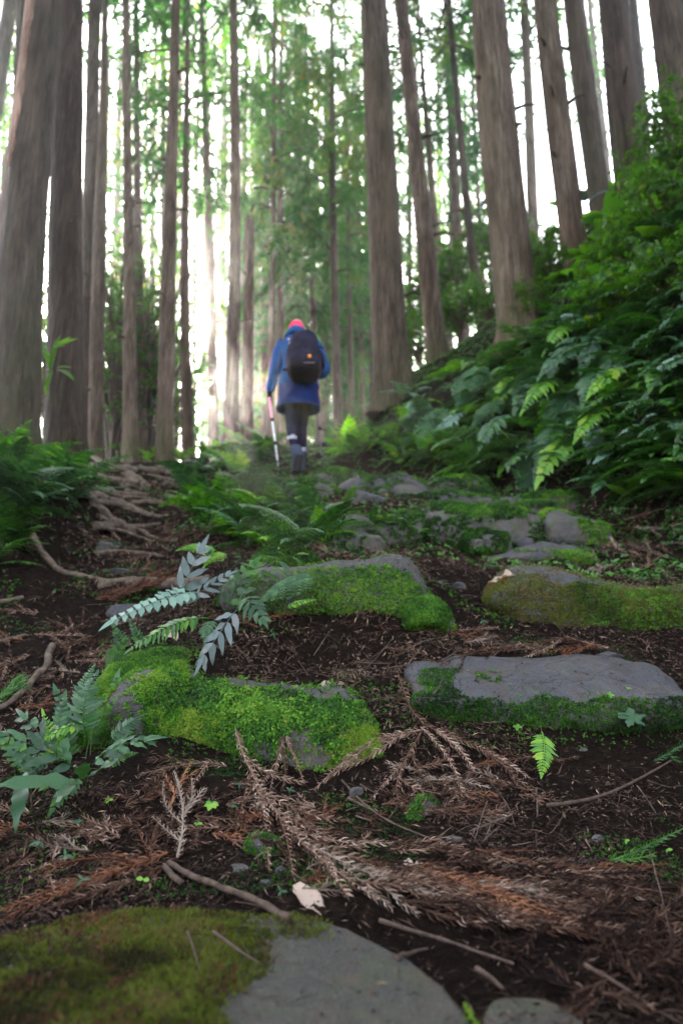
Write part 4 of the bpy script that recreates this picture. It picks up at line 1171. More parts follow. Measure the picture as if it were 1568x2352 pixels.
def place_frond(me, base, tip, up=Vector((0, 0, 1)), parent=None, name='frond', wid=1.0, origin=Vector((0, 0, 0)), roll=0.0):
    d = tip - base; L = d.length
    X = d.normalized()
    Y = up.cross(X)
    if Y.length < .05: Y = Vector((0, 1, 0)).cross(X)
    Y.normalize(); Z = X.cross(Y)
    M = Matrix((X * L, Y * L * wid, Z * L)).transposed().to_4x4()
    M = Matrix.Translation(base - origin) @ M @ Matrix.Rotation(roll, 4, 'X')
    return link(name, me, parent, mat4=M)
def fern_plant(base, nrm, size, nfr, style, mi, label, group=None, cat='fern', spread=1.0, down=.5, name='fern', yaw=None, lift=.5):
    t = thing(name, base, label, cat, group)
    y0 = random.uniform(0, 6.283) if yaw is None else yaw
    nh = Vector((nrm.x, nrm.y, 0))
    for k in range(nfr):
        a = y0 + 2 * math.pi * k / nfr * spread + random.uniform(-.35, .35)
        L = size * random.uniform(.65, 1.15)
        d = Vector((math.cos(a), math.sin(a), 0)) + nh * .9
        d.normalize()
        tipv = base + d * L * .9 + Vector((0, 0, lift * L * random.uniform(.2, 1.0) - down * L * random.uniform(.2, 1)))
        me = random.choice(FR[style])[mi]
        place_frond(me, base + Vector((0, 0, .005)), tipv, Vector((0, 0, 1)), t, 'frond', 1.0, base, random.uniform(-.4, .4))
    return t
def inpoly(x, y, poly):
    c = False; j = len(poly) - 1
    for i in range(len(poly)):
        xi, yi = poly[i]; xj, yj = poly[j]
        if (yi > y) != (yj > y) and x < (xj - xi) * (y - yi) / (yj - yi) + xi: c = not c
        j = i
    return c
def scatter_px(poly, n, mind):
    xs = [p[0] for p in poly]; ys_ = [p[1] for p in poly]
    out = []; tries = 0
    while len(out) < n and tries < 20000:
        tries += 1
        x = random.uniform(min(xs), max(xs)); y = random.uniform(min(ys_), max(ys_))
        if not inpoly(x, y, poly): continue
        if any((x - a) ** 2 + (y - b) ** 2 < mind * mind for a, b in out): continue
        out.append((x, y))
    return out

# the steep bank on the right
bank = [(880, 1000), (930, 905), (990, 870), (1100, 815), (1160, 830), (1230, 770), (1330, 690), (1450, 560), (1640, 420), (1640, 1140), (1450, 1120), (1330, 1095), (1150, 1080), (1000, 1060), (890, 1035)]
for (x, y) in scatter_px(bank, 172, 25):
    h, n_ = hit(x, y)
    if h.length > 12: continue
    st = random.choices(['fine', 'plain', 'broad'], [5, 4, 2.2])[0]
    mi = random.choices([0, 1], [.52, .48])[0]
    if st == 'broad' and random.random() < .4: mi = 2  # pale mix puts sky-reflection highlights into the leaf colour
    if x < 1120 and y < 985 and random.random() < .5: mi = 2 if st != 'broad' else 0  # lime here paints sunlight on the ferns as yellow-green leaf colour
    sn = {'fine': 'lacy', 'plain': 'toothed', 'broad': 'wavy-leaved'}[st] + ' ' + ['green', 'blue-green', 'lime'][mi if mi < 3 else 2]
    if x < 960: zn = 'under the big central trunk'
    elif x < 1090: zn = 'below the leaning trunk' if y < 960 else 'low on the bank beside the topmost stairs'
    elif x < 1250: zn = 'just under the broadest cedar' if y < 890 else ('around the strap-leaved plant' if y > 1000 else 'half way up below the broadest cedar')
    elif x < 1400: zn = 'under the corded cedar' if y < 800 else ('around the pale drooping plant' if y > 930 else 'mid-bank below the corded cedar')
    else: zn = 'high among the rightmost shrubs' if y < 750 else ('low in the dark right corner' if y > 980 else 'at mid-height by the right edge')
    fern_plant(h - n_ * .01, n_, random.uniform(.30, .58), random.choice([4, 5, 6]), st, mi,
               sn + ' fern on the steep bank ' + zn, sn + ' ferns ' + zn, down=.75, lift=.55)
# central hump, left bank, along the crest
zones = [([(450, 1090), (560, 1040), (640, 1060), (640, 1110), (700, 1150), (750, 1200), (735, 1268), (560, 1272), (450, 1215), (415, 1150)], 46, 21, .33, 'dark glossy fern on the hummock in the middle of the path', 'ferns on the central hummock', [0, 1, 1, 2]),
         ([(470, 1040), (640, 1030), (650, 1055), (560, 1060), (470, 1060)], 12, 16, .40, 'bright fern on the crest left of the hiker', 'ferns along the crest left of the hiker', [0, 2]),
         ([(770, 1000), (860, 985), (1000, 1050), (1150, 1085), (1000, 1075), (860, 1062), (770, 1040)], 16, 18, .28, 'low fern along the path edge right of the hiker', 'ferns on the path edge right of the hiker', [0, 0, 2]),
         ([(-30, 1075), (60, 1060), (180, 1110), (200, 1165), (60, 1185), (-30, 1190)], 15, 26, .38, 'fern overhanging the dark left bank', 'ferns topping the left bank', [0, 1, 1]),
         ([(-30, 1210), (60, 1210), (70, 1290), (-30, 1320)], 5, 26, .24, 'dark fern hanging on the face of the left bank', 'ferns on the face of the left bank', [0, 1]),
         ([(680, 1190), (800, 1190), (1000, 1215), (1010, 1235), (700, 1240)], 8, 26, .12, 'small fern in the joints of the lower stair', 'ferns in the joints of the stair', [0, 1]),
         ([(330, 1050), (430, 1045), (480, 1058), (340, 1062)], 6, 20, .2, 'bright fern at the feet of the cedars left of the glare', 'ferns at the cedar feet', [2, 0])]
for poly, n_z, md, sz, lb, gr, mis in zones:
    for (x, y) in scatter_px(poly, n_z, md):
        h, n_ = hit(x, y)
        if h.length > 14 or (600 < x < 760 and 1045 < y < 1130): continue
        lb2, gr2 = lb, gr
        if 'hummock' in lb:
            pt_ = ('on its left flank' if x < 540 else 'on its right flank' if x > 660 else 'in its middle') + (' near the top' if y < 1100 else ' hanging at the front' if y > 1210 else '')
            lb2 = 'glossy fern on the central hummock, ' + pt_; gr2 = 'hummock ferns ' + pt_
        elif 'path edge' in lb:
            pt_ = 'just right of the hiker' if x < 880 else 'beside the upper stair' if x < 1010 else 'at the foot of the bank'
            lb2 = 'low fern along the path edge ' + pt_; gr2 = 'path edge ferns ' + pt_
        elif 'overhanging' in lb:
            pt_ = 'at the picture edge' if x < 40 else 'at its middle' if x < 115 else 'at its corner above the roots'
            lb2 = 'fern overhanging the dark left bank ' + pt_; gr2 = 'left bank ferns ' + pt_
        fern_plant(h, n_, sz * random.uniform(.75, 1.25), random.choice([4, 5, 6]), random.choice(['fine', 'plain', 'plain']), random.choice(mis), lb2, gr2, down=.4, lift=.95)

random.seed(31)
for q, (x, y) in enumerate(scatter_px([(960, 930), (1100, 870), (1200, 850), (1330, 760), (1480, 740), (1500, 960), (1330, 1040), (1150, 1010), (1000, 1000)], 22, 48)):
    h, n_ = hit(x, y)
    L = random.uniform(70, 135); h = h + n_ * .12
    a = random.uniform(.25, 1.2)
    e = P(x - L * math.cos(a), y + L * math.sin(a), h.y - random.uniform(.1, .3))
    st, mi = random.choice([('broad', 2), ('plain', 1), ('broad', 1), ('fine', 1), ('broad', 4), ('plain', 2)])
    zn = ('left part' if x < 1130 else 'middle' if x < 1330 else 'right part') + (' near the top' if y < 870 else ' near the foot' if y > 970 else ' half way up')
    o = thing('fern', h, ['pale wavy', 'blue-green toothed', 'blue-green wavy', 'blue-green lacy', 'lime wavy', 'lime toothed'][[('broad', 2), ('plain', 1), ('broad', 1), ('fine', 1), ('broad', 4), ('plain', 2)].index((st, mi))] + ' frond drooping over the bank, ' + zn, 'fern', 'drooping fronds, ' + zn)
    place_frond(random.choice(FR[st])[mi], h, e, Vector((0, -.5, 1)), o, 'frond', 1.15, h)

# broadleaved plants with long leaves ---------------------------------
LEAF = {}
def leafset(key, mat, n, **kw):
    LEAF[key] = []
    for q in range(n):
        mb = MB(); k2 = dict(kw); k2['droop'] = kw.get('droop', .25) * random.uniform(.5, 1.5)
        V, F = leaf_geo(**k2); mb.add(V, F, random.uniform(.3, .7))
        LEAF[key].append(mb.mesh('leaf_' + key, mat))
leafset('strap', M_lime, 3, L=1, W=.2, seg=9, fold=.3, droop=.35, peak=.55)
leafset('strap_dark', M_fern, 3, L=1, W=.2, seg=9, fold=.3, droop=.35, peak=.55)
leafset('pale_strap', M_fern_pale, 3, L=1, W=.19, seg=9, fold=.2, droop=.3, peak=.5)
leafset('oval', M_broad, 3, L=1, W=.42, seg=7, fold=.2, droop=.25, peak=.42)
leafset('oval_blue', M_fern_blue, 3, L=1, W=.36, seg=7, fold=.2, droop=.25, peak=.42)
leafset('oval_lime', M_lime, 3, L=1, W=.62, seg=7, fold=.15, droop=.12, peak=.45)
leafset('lance', M_fern_blue, 3, L=1, W=.22, seg=10, fold=.12, droop=.15, peak=.4, serr=.12, wav=.1)
leafset('lance_grey', M_fern_grey, 3, L=1, W=.25, seg=9, fold=.15, droop=.1, peak=.45, wav=.12)
leafset('dead', M_deadleaf, 3, L=1, W=.3, seg=8, fold=.5, droop=.1, peak=.45, wav=.15)
def leaf_between(key, b, t, parent, origin, up=Vector((0, 0, 1)), wid=1.0, roll=0.0, name='leaf', matv=None):
    return place_frond(random.choice(LEAF[key]), b, t, up, parent, name, wid, origin, roll)
def rosette_px(px, py, tips, key, label, cat='plant', name='leafy_plant', Y=None, wid=1.0, up=None, dz=0.0, group=None):
    """plant with its leaves reaching photo-frame points (x, y, distance offset)"""
    h, n_ = hit(px, py) if Y is None else (P(px, py, Y), Vector((0, 0, 1)))
    h = Vector(h) + Vector((0, 0, dz))
    t = thing(name, h, label, cat, group)
    for tp in tips:
        e = P(tp[0], tp[1], h.y + tp[2])
        leaf_between(key if len(tp) < 4 else tp[3], h, e, t, h, up or Vector((0, -.45, 1)), wid, random.uniform(-.3, .3))
    return t
rosette_px(1188, 1036, [(1146, 958, -.1), (1121, 1012, -.15), (1134, 1068, -.3), (1205, 985, .0), (1165, 1005, -.2)], 'strap', 'bright green strap-leaved plant standing upright at the foot of the bank')
rosette_px(1341, 950, [(1322, 1050, -.25), (1308, 1020, -.2), (1249, 1012, -.15), (1288, 1000, -.3), (1349, 1040, -.2), (1376, 948, -.2), (1300, 960, -.25)], 'pale_strap', 'plant with long pale drooping leaves hanging on the bank', wid=1.2)
rosette_px(1448, 1010, [(1365, 1040, -.25), (1400, 1012, -.2), (1468, 960, 0)], 'pale_strap', 'plant with a few thin pale leaves right of the drooping one')
for q, (x, y) in enumerate(scatter_px([(1340, 1040), (1568, 960), (1600, 1150), (1420, 1150), (1330, 1110)], 22, 26)):
    key = random.choice(['oval', 'oval', 'strap_dark', 'oval_blue'])
    h, n_ = hit(x, y)
    t = thing('leafy_plant', h, 'broad-leaved green plant in the dark corner at the foot of the bank', 'plant', 'leafy plants at the foot of the bank')
    for k in range(random.randint(4, 7)):
        a = random.uniform(0, 6.28); L = random.uniform(.10, .19)
        leaf_between(key, h, h + Vector((math.cos(a) * L, math.sin(a) * L - .05, L * random.uniform(.0, .9))), t, h, Vector((0, -.3, 1)))
for q, (x, y) in enumerate(scatter_px([(1230, 640), (1300, 470), (1568, 330), (1568, 700), (1400, 740), (1250, 740)], 26, 40)):
    h, n_ = hit(x, y)
    if h.length > 13: continue
    t = thing('leafy_plant', h, 'large-leaved plant high on the bank between the trunks', 'plant', 'leafy plants high on the bank')
    key = random.choice(['oval', 'oval', 'oval_lime', 'oval_blue'])
    for k in range(random.randint(5, 9)):
        a = random.uniform(0, 6.28); L = random.uniform(.12, .24)
        leaf_between(key, h + Vector((0, 0, .02)), h + Vector((math.cos(a) * L - .1, math.sin(a) * L - .1, L * random.uniform(-.2, 1.0))), t, h)

# shrubs and understory -------------------------------------------------
def leafcluster(L, n):
    mb = MB()
    for k in range(n):
        a = random.uniform(0, 6.28); e = random.uniform(-.5, .9)
        V, F = leaf_geo(L * random.uniform(.6, 1.2), L * .42, 3, .2, .2, 0, .4, (random.uniform(-.5, .5) * L, random.uniform(-.5, .5) * L, 0), a, e, random.uniform(-.5, .5))
        mb.add(V, F, random.random())
    return mb.arrays()
LC = [leafcluster(.075, 5) for _ in range(4)]
def shrub_mesh(name, rad, H, nb, per, seed, mat, low=.0):
    rs = np.random.RandomState(seed); wood = MB(); pos = []
    for b in range(nb):
        a = rs.uniform(0, 6.28); e = rs.uniform(.15, 1.0); z0 = H * rs.uniform(low, .6)
        end = np.array([math.cos(a) * rad * rs.uniform(.5, 1) * (1.2 - e * .6), math.sin(a) * rad * rs.uniform(.5, 1) * (1.2 - e * .6), z0 + (H - z0) * e])
        st = np.array([0, 0, z0 * .6])
        mid = (st + end) / 2 + rs.normal(0, .06, 3) + np.array([0, 0, .1 * H])
        pts = catmull([st, mid, end], 8)
        V, F = tube(pts, np.linspace(.016, .004, 8) * (H / 1.5) ** .5, 4, False); wood.add(V, F, .4)
        s = rs.uniform(.35, 1, per)
        c = np.stack([np.interp(s, np.linspace(0, 1, 8), pts[:, q]) for q in range(3)], -1) + rs.normal(0, .07, (per, 3)) * (H / 1.2) ** .5
        pos.append(c)
    pos = np.concatenate(pos)
    A = orient(pos, np.tile([[0, 0, 1.0]], (len(pos), 1)), rs.uniform(0, 6.28, len(pos)), rs.uniform(.7, 1.4, len(pos)), .4)
    V, F, T = instances(LC, rs.randint(0, 4, len(pos)), A, np.clip(rs.normal(.32, .15, len(pos)), 0, .65))
    return mesh_from(name, V, F, mat, T, smooth=False), wood.mesh(name + '_twigs', M_stick)
SH = [shrub_mesh('shrub', .7, 1.0, 22, 14, 4 + q, M_broad) for q in range(3)]
SAP = [shrub_mesh('sapling', 1.0, 4.2, 42, 13, 14 + q, M_broad, .15) for q in range(3)]
def shrub_at(x, y, s, label, kind=SH, Y=None, group=None, name='shrub', cat='shrub', q=0):
    if Y is None: h, n_ = hit(x, y)
    else:
        h = P(x, y, Y)
        h.z = min(h.z, float(H0(np.array([[h.x, h.y]]))[0]) + 0.0) if name != 'shrub' else h.z
    t = thing(name, h, label, cat, group)
    fol, wd = kind[q % 3]
    M4 = Matrix.Rotation(q * 1.9, 4, 'Z') @ Matrix.Scale(s, 4)
    f = link('foliage', fol, t, mat4=M4); b = link('twigs', wd, t, mat4=M4); f['kind'] = 'stuff'
    return t
for q, (x, y, s) in enumerate([(1475, 650, .62), (1545, 580, .7), (1425, 590, .45), (1515, 480, .62), (1570, 380, .75), (1440, 760, .5), (1545, 720, .6), (1365, 690, .35), (1390, 750, .45)]):
    shrub_at(x, y, s, 'dense dark green shrub on the upper bank ' + ('above the ferns' if y > 690 else 'in front of the rightmost trunk' if x > 1500 else 'under the second trunk from the right' if x > 1430 else 'between corded and knotted trunks'), q=q, group='upper bank shrubs %d' % (0 if y > 690 else 1 if x > 1500 else 2 if x > 1430 else 3))
for q, (x, y, s) in enumerate([(1240, 690, .75), (1250, 620, .7), (1285, 600, .5), (1225, 750, .5), (1270, 665, .5)]):
    shrub_at(x, y, s, 'sunlit light green shrub between the broadest trunk and the corded trunk', q=q + 1, group='sunlit shrubs on the bank ridge')
for q, (x, y, Y, s) in enumerate([(985, 905, 9.6, .5), (930, 935, 9.2, .35), (1060, 790, 10.5, 1.0), (1130, 760, 11, 1.2), (960, 840, 11, .9), (1050, 700, 13, 1.4), (950, 780, 13, 1.3), (1150, 640, 13, 1.5), (1010, 740, 14, 1.2)]):
    shrub_at(x, y, s, 'yellow-green shrub glowing on the ridge behind the big trunks', Y=Y, q=q, group='shrubs on the ridge behind the big trunks')
for q, (x, Y, s) in enumerate([(262, 13, 1.0), (245, 15, 1.25), (342, 13.5, 1.1), (352, 16, 1.2), (120, 12, .9), (270, 19, 1.5), (600, 24, 1.0), (690, 26, 1.0), (745, 24, .9), (560, 28, 1.2), (860, 19, .9)]):
    shrub_at(x, 1000, s * 1.5, 'broadleaved sapling beyond the crest ' + ('left of the moss-footed cedar' if x < 280 else 'right of the moss-footed cedar' if x < 360 else 'left of the hiker' if x < 620 else 'right of the hiker'), SAP, Y=Y, q=q, name='sapling', cat='sapling', group='crest saplings %d' % (0 if x < 280 else 1 if x < 360 else 2 if x < 620 else 3))
# leafy sprig growing on the second trunk
h = P(118, 860, 5.75)
spr = thing('leafy_sprig', h, 'bright leafy sprig growing out of the gap between the two big left trunks', 'plant')
for (bx, by, tx, ty) in [(118, 850, 92, 775), (118, 850, 130, 765), (130, 800, 178, 770), (130, 800, 160, 768), (120, 820, 96, 800), (125, 800, 150, 790), (120, 850, 100, 845), (120, 860, 98, 880), (130, 850, 170, 852), (132, 845, 165, 838), (122, 850, 95, 905)]:
    leaf_between('oval_lime' if by < 830 else 'oval', P(bx, by, 5.75), P(tx, ty, 5.65 + random.uniform(-.06, .06)), spr, h, Vector((0, -.5, 1)), .55)
V, F = tube(catmull([P(112, 930, 5.8), P(118, 860, 5.76), P(130, 800, 5.72)], 8), .004, 5)
link('stem', mesh_from('stem', V - np.array(h), F, M_stem), spr)

# small-leaved ground cover
GC = [leafcluster(.024, 4) for _ in range(4)]
def surf(x, y):
    X = np.c_[x, y]; e = .02
    z = HN(X); zx = HN(X + [e, 0]); zy = HN(X + [0, e])
    n = np.stack([-(zx - z) / e, -(zy - z) / e, np.ones_like(z)], -1)
    n /= np.linalg.norm(n, axis=1)[:, None]
    return np.c_[X, z], n
def wsample(n, y0, y1, k=.62):
    y = np.exp(RS.uniform(math.log(y0), math.log(y1), n)); x = RS.uniform(-k, k, n) * y
    return x, y
x, y = wsample(60000, 3.2, 13, .6)
p, n_ = surf(x, y)
PX, PY = sx(p)
onbank = (n_[:, 2] < .82) & (PX > 820)
crest = (PY < 1062) & (PX > 450)
hump = (PX > 430) & (PX < 760) & (PY > 1060) & (PY < 1250) & (fbm(p, 2.5, 3, 4) > -.25)
lb = (PX < 200) & (PY < 1180)
pr = np.where(onbank, .8, np.where(crest, .75, np.where(hump, .5, np.where(lb, .5, .02))))
pr = pr * (.45 + .9 * (fbm(p, 3, 3, 6) > -.1))
k = RS.rand(len(p)) < pr
p, n_ = p[k], n_[k]
A = orient(p + n_ * .01, n_ + [0, 0, .5], RS.uniform(0, 6.28, len(p)), RS.uniform(.7, 1.8, len(p)), .35)
V, F, T = instances(GC, RS.randint(0, 4, len(p)), A, np.clip(.3 + .25 * fbm(p, 1.3, 3, 9) + RS.normal(0, .1, len(p)), 0, .65))
tag(link('ground_cover', mesh_from('ground_cover', V, F, M_fern, T, smooth=False)), 'low small-leaved plants carpeting the bank and the crest', kind='stuff')
# ------------------------------------------------------------------ foreground hero plants
def stem_of(parent, origin, pts, r=.0012, mat=None, name='stem'):
    V, F = tube(catmull([tuple(q) for q in pts], 12), np.linspace(r * 1.3, r * .6, 12), 5)
    return link(name, mesh_from(name, V - np.array(origin), F, mat or M_stem), parent)
def hero_frond(style, mi, b, t, label, foot=None, wid=1.0, up=Vector((0, -.5, 1)), v=0, name='fern', cat='fern'):
    """b, t: (px, py, Y) of the blade's base and tip"""
    B, T_ = P(*b), P(*t)
    root = P(*foot) if foot else B
    o = thing(name, root, label, cat)
    place_frond(FR[style][v][mi], B, T_, up, o, 'frond', wid, root)
    if foot: stem_of(o, root, [root, (root + B) / 2 + Vector((0, 0, .01)), B])
    return o
hero_frond('round', 0, (455, 1362, 2.28), (262, 1424, 2.12), 'pale blue-green fern frond with rounded leaflets pointing left over the gully', (470, 1460, 2.36), 1.15, Vector((0, -1.2, 1)), 0)
o = hero_frond('few', 3, (415, 1400, 2.30), (460, 1268, 2.26), 'upright grey-green fern with folded leaflets behind the pale frond', (430, 1462, 2.36), 1.0, Vector((0, -1.4, .3)), 1)
hero_frond('few', 3, (447, 1372, 2.26), (520, 1322, 2.26), 'short grey frond leaning right beside the upright fern', (440, 1450, 2.34), .9, Vector((0, -1.4, .6)), 2)
hero_frond('few', 3, (543, 1402, 2.2), (468, 1508, 2.10), 'silvery fern frond with long leaflets hanging down above the boulder', (560, 1360, 2.3), .8, Vector((-.2, -1.6, .6)), 0)
hero_frond('few', 0, (520, 1400, 2.34), (580, 1300, 2.36), 'dark green fern with strap-shaped leaflets in front of the moss rock', (540, 1440, 2.4), 1.1, Vector((0, -1.4, .5)), 1)
hero_frond('few', 1, (560, 1370, 2.3), (600, 1420, 2.22), 'small blue-green frond hanging beside the dark fern', (585, 1360, 2.34), 1.2, Vector((0, -1.4, .5)), 2)
hero_frond('plain', 0, (480, 1420, 2.3), (300, 1490, 2.2), 'dark narrow fern frond in the shade under the pale one', (520, 1440, 2.36), 1.0, Vector((0, -.8, 1)), 1)
hero_frond('fine', 4 if False else 2, (500, 1268, 2.9), (412, 1262, 2.8), 'yellow-green fern frond arching behind the upright grey fern', (520, 1330, 2.95), 1.2, Vector((0, -.9, 1)), 2)
hero_frond('fine', 2, (520, 1275, 2.92), (470, 1300, 2.8), 'small withered yellowish frond under the arching one', (525, 1330, 2.95), 1.0, Vector((0, -.9, 1)), 1)
hero_frond('fine', 1, (735, 1325, 2.42), (595, 1385, 2.4), 'pale lacy fern frond lying across the hanging moss', (740, 1380, 2.5), .9, Vector((0, -1, 1)), 0)
hero_frond('broad', 4, (650, 1400, 2.4), (715, 1378, 2.38), 'small yellow-green frond under the lacy one', (640, 1440, 2.46), .9, Vector((0, -1, 1)), 0)
hero_frond('plain', 1, (490, 1430, 2.3), (470, 1480, 2.2), 'tiny fern frond on the bright moss mound', (495, 1425, 2.33), 1.2, Vector((0, -1, .8)), 2)
# leafy twig arching over the moss rock
h = P(565, 1350, 2.45)
tw = thing('leafy_twig', h, 'leafy green twig arching over the left end of the moss rock', 'twig')
stem_of(tw, h, [P(540, 1375, 2.42), P(590, 1320, 2.45), P(640, 1285, 2.45), P(690, 1272, 2.45)], .0018)
for (bx, by, tx, ty) in [(590, 1320, 545, 1300), (595, 1315, 560, 1282), (610, 1302, 580, 1275), (620, 1300, 655, 1312), (640, 1288, 668, 1310), (640, 1285, 610, 1272), (655, 1280, 640, 1262), (665, 1278, 700, 1286), (680, 1273, 710, 1268), (675, 1274, 665, 1260), (585, 1330, 560, 1318), (600, 1312, 640, 1330)]:
    leaf_between(random.choice(['oval', 'oval_blue', 'strap_dark']), P(bx, by, 2.45), P(tx, ty, 2.42 + random.uniform(-.03, .03)), tw, h, Vector((0, -.8, 1)), .75)

# left foreground ferns
hero_frond('plain', 1, (205, 1700, 1.86), (222, 1548, 1.88), 'upright stem with opposite pale green leaflets at the left of the boulder', (190, 1790, 1.84), 1.5, Vector((0, -1.4, .2)), 0)
hero_frond('plain', 1, (175, 1640, 1.98), (215, 1530, 2.02), 'smaller upright frond behind the pale stem at left', (168, 1720, 1.95), 1.2, Vector((0, -1.4, .2)), 1)
hero_frond('broad', 4, (215, 1660, 1.9), (110, 1695, 1.8), 'yellowish arching frond left of the pale stem', (205, 1760, 1.88), .9, Vector((0, -.8, 1)), 1)
hero_frond('plain', 1, (250, 1715, 1.85), (335, 1640, 1.9), 'light green frond leaning right against the moss', (230, 1790, 1.82), 1.2, Vector((0, -1, .8)), 2)
hero_frond('few', 1, (210, 1760, 1.78), (335, 1700, 1.74), 'blue-green lobed frond reaching right over the foot of the boulder', (205, 1800, 1.8), .8, Vector((0, -.9, 1)), 0)
hero_frond('few', 1, (175, 1770, 1.76), (15, 1690, 1.66), 'lobed blue-green fern leaf reaching to the left edge', (195, 1800, 1.8), .9, Vector((0, -.9, 1)), 1)
hero_frond('few', 1, (160, 1750, 1.8), (60, 1650, 1.85), 'lobed leaf rising behind the one at the left edge', (185, 1800, 1.8), .8, Vector((0, -1.2, .6)), 2)
hero_frond('broad', 0, (190, 1790, 1.72), (120, 1860, 1.6), 'dark leaf drooping into the hole at left', (200, 1800, 1.78), 1.0, Vector((0, -1, 1)), 2)
for (bx, by, tx, ty, lb) in [(190, 1800, -20, 1772, 'long blue-green tongue leaf lying across the left edge'), (60, 1772, 28, 1878, 'blue tongue leaf hanging down at the left edge'), (180, 1795, 130, 1812, 'short blue-green tongue leaf below the long one'), (195, 1790, 178, 1720, 'wavy upright leaf beside the dark hole'), (200, 1790, 262, 1730, 'small wavy leaf right of the dark hole')]:
    b, t_ = P(bx, by, 1.62), P(tx, ty, 1.48)
    o = thing('fern_leaf', b, lb, 'leaf')
    leaf_between('lance', b, t_, o, b, Vector((0, -.9, 1)), .95, 0, 'blade')
random.seed(5)
for q, (bx, by, tx, ty, Y) in enumerate([(150, 1790, 100, 1640, 1.9), (165, 1790, 150, 1600, 1.95), (230, 1780, 290, 1690, 1.85), (120, 1800, 30, 1730, 1.8), (140, 1810, 60, 1800, 1.72), (240, 1760, 310, 1730, 1.8), (95, 1790, -10, 1680, 1.85), (210, 1720, 262, 1612, 1.95), (250, 1700, 268, 1560, 2.05), (180, 1720, 130, 1590, 2.05), (290, 1500, 262, 1440, 2.3), (330, 1500, 300, 1430, 2.32), (255, 1560, 290, 1470, 2.25)]):
    hero_frond(random.choice(['plain', 'broad', 'plain', 'fine']), random.choice([0, 1, 2]), (bx, by, Y), (tx, ty, Y - .03), ['pale toothed', 'green', 'small', 'low', 'dark', 'leaning', 'far left', 'fresh', 'tall thin', 'shaded', 'little', 'tiny', 'short'][q] + ' fern frond in the left foreground clump ' + ('beside the boulder' if bx > 200 else 'at the edge of the hole'), None, random.uniform(.8, 1.3), Vector((0, -1.0, .7)), random.randint(0, 2))
# thin clover-like shoots
def sprout(px, py, r, n, key, label, lift=.02, cat='seedling', wid=1.0, name='seedling'):
    h, n_ = hit(px, py)
    o = thing(name, h, label, cat)
    c = h + Vector((0, -.004, lift))
    for k in range(n):
        a = 6.283 * k / n + random.uniform(-.35, .35)
        rr_ = r * random.uniform(.55, 1.1); e = c + Vector((math.cos(a) * rr_, math.sin(a) * rr_ * .6 - .3 * r, math.sin(a) * rr_ * .5 + r * random.uniform(-.3, .3)))
        leaf_between(key, c, e, o, h, Vector((0, -.8, .8)), wid)
    stem_of(o, h, [h, (h + c) / 2, c], .0007)
    return o
sprout(832, 1892 - 15, .024, 6, 'oval_lime', 'bright lime-green seedling with broad leaves among the dead twigs', .03) if False else sprout(486, 1870, .024, 6, 'oval_lime', 'bright lime-green seedling with broad leaves among the dead twigs', .022)
for (x, y, r, n, k, lb) in [(455, 1905, .011, 4, 'oval_lime', 'tiny lime seedling just below the bright one'), (535, 1862, .012, 4, 'oval_blue', 'small blue-green seedling right of the bright one'),
    (665, 1830, .014, 5, 'oval_blue', 'blue-green clover-like seedling in the twigs under the boulder'), (700, 1828, .010, 3, 'oval_blue', 'tiny seedling beside the clover-like one'), (550, 1815, .012, 4, 'oval_blue', 'small seedling left of the long twig'),
    (645, 2068, .014, 3, 'oval_blue', 'round-leaved seedling by the fallen stick'), (180, 1905, .016, 5, 'oval_blue', 'dark seedling on the slope at left'), (150, 1990, .018, 4, 'oval_blue', 'bluish seedling above the rust-red twigs'),
    (190, 2050, .02, 3, 'oval_blue', 'pale blue-green leaf pair lying on the rust-red twigs'), (330, 2040, .014, 2, 'oval_lime', 'single small green leaf at the mossy slab edge'), (1185, 1685, .017, 5, 'oval_lime', 'fresh round-leaved shoot below the slab'), (1215, 1640, .012, 4, 'oval_blue', 'small pale shoot on the slab skirt'),
    (1260, 1610, .013, 4, 'oval_blue', 'blue-green shoot at the middle of the slab skirt'), (1190, 1610, .015, 3, 'oval', 'dark glossy leaf pair under the slab rim'), (1400, 1612, .018, 4, 'oval_lime', 'light green shoot at the right of the slab skirt'), (1440, 1590, .012, 3, 'oval_lime', 'thin yellow-green shoot near the slab\'s right end'),
    (1530, 1965, .010, 3, 'oval_lime', 'tiny green leaf by the green cedar sprig'), (1435, 1940, .008, 3, 'oval_lime', 'tiny green leaf on the dark soil at right'), (770, 1422, .016, 4, 'oval_blue', 'pale round-leaved seedling below the hanging moss'), (630, 1470, .018, 4, 'oval_blue', 'pale round leaf by the silver fern'),
    (1110, 1440, .022, 5, 'oval_blue', 'small pale plant in the debris between the boulders'), (1165, 1400, .025, 5, 'oval_lime', 'green seedling at the left foot of the right boulder'), (1090, 1208, .05, 6, 'oval', 'glossy plant on the lower mossy stair'), (1000, 1120, .06, 7, 'oval_blue', 'pale leafed plant on the upper stair'),
    (250, 1850, .012, 4, 'oval_lime', 'green speck of a seedling on the left slope'), (90, 1960, .02, 4, 'oval_blue', 'dark bluish plant at the far left slope')]:
    sprout(x, y, r, n, k, lb, r * 1.1)
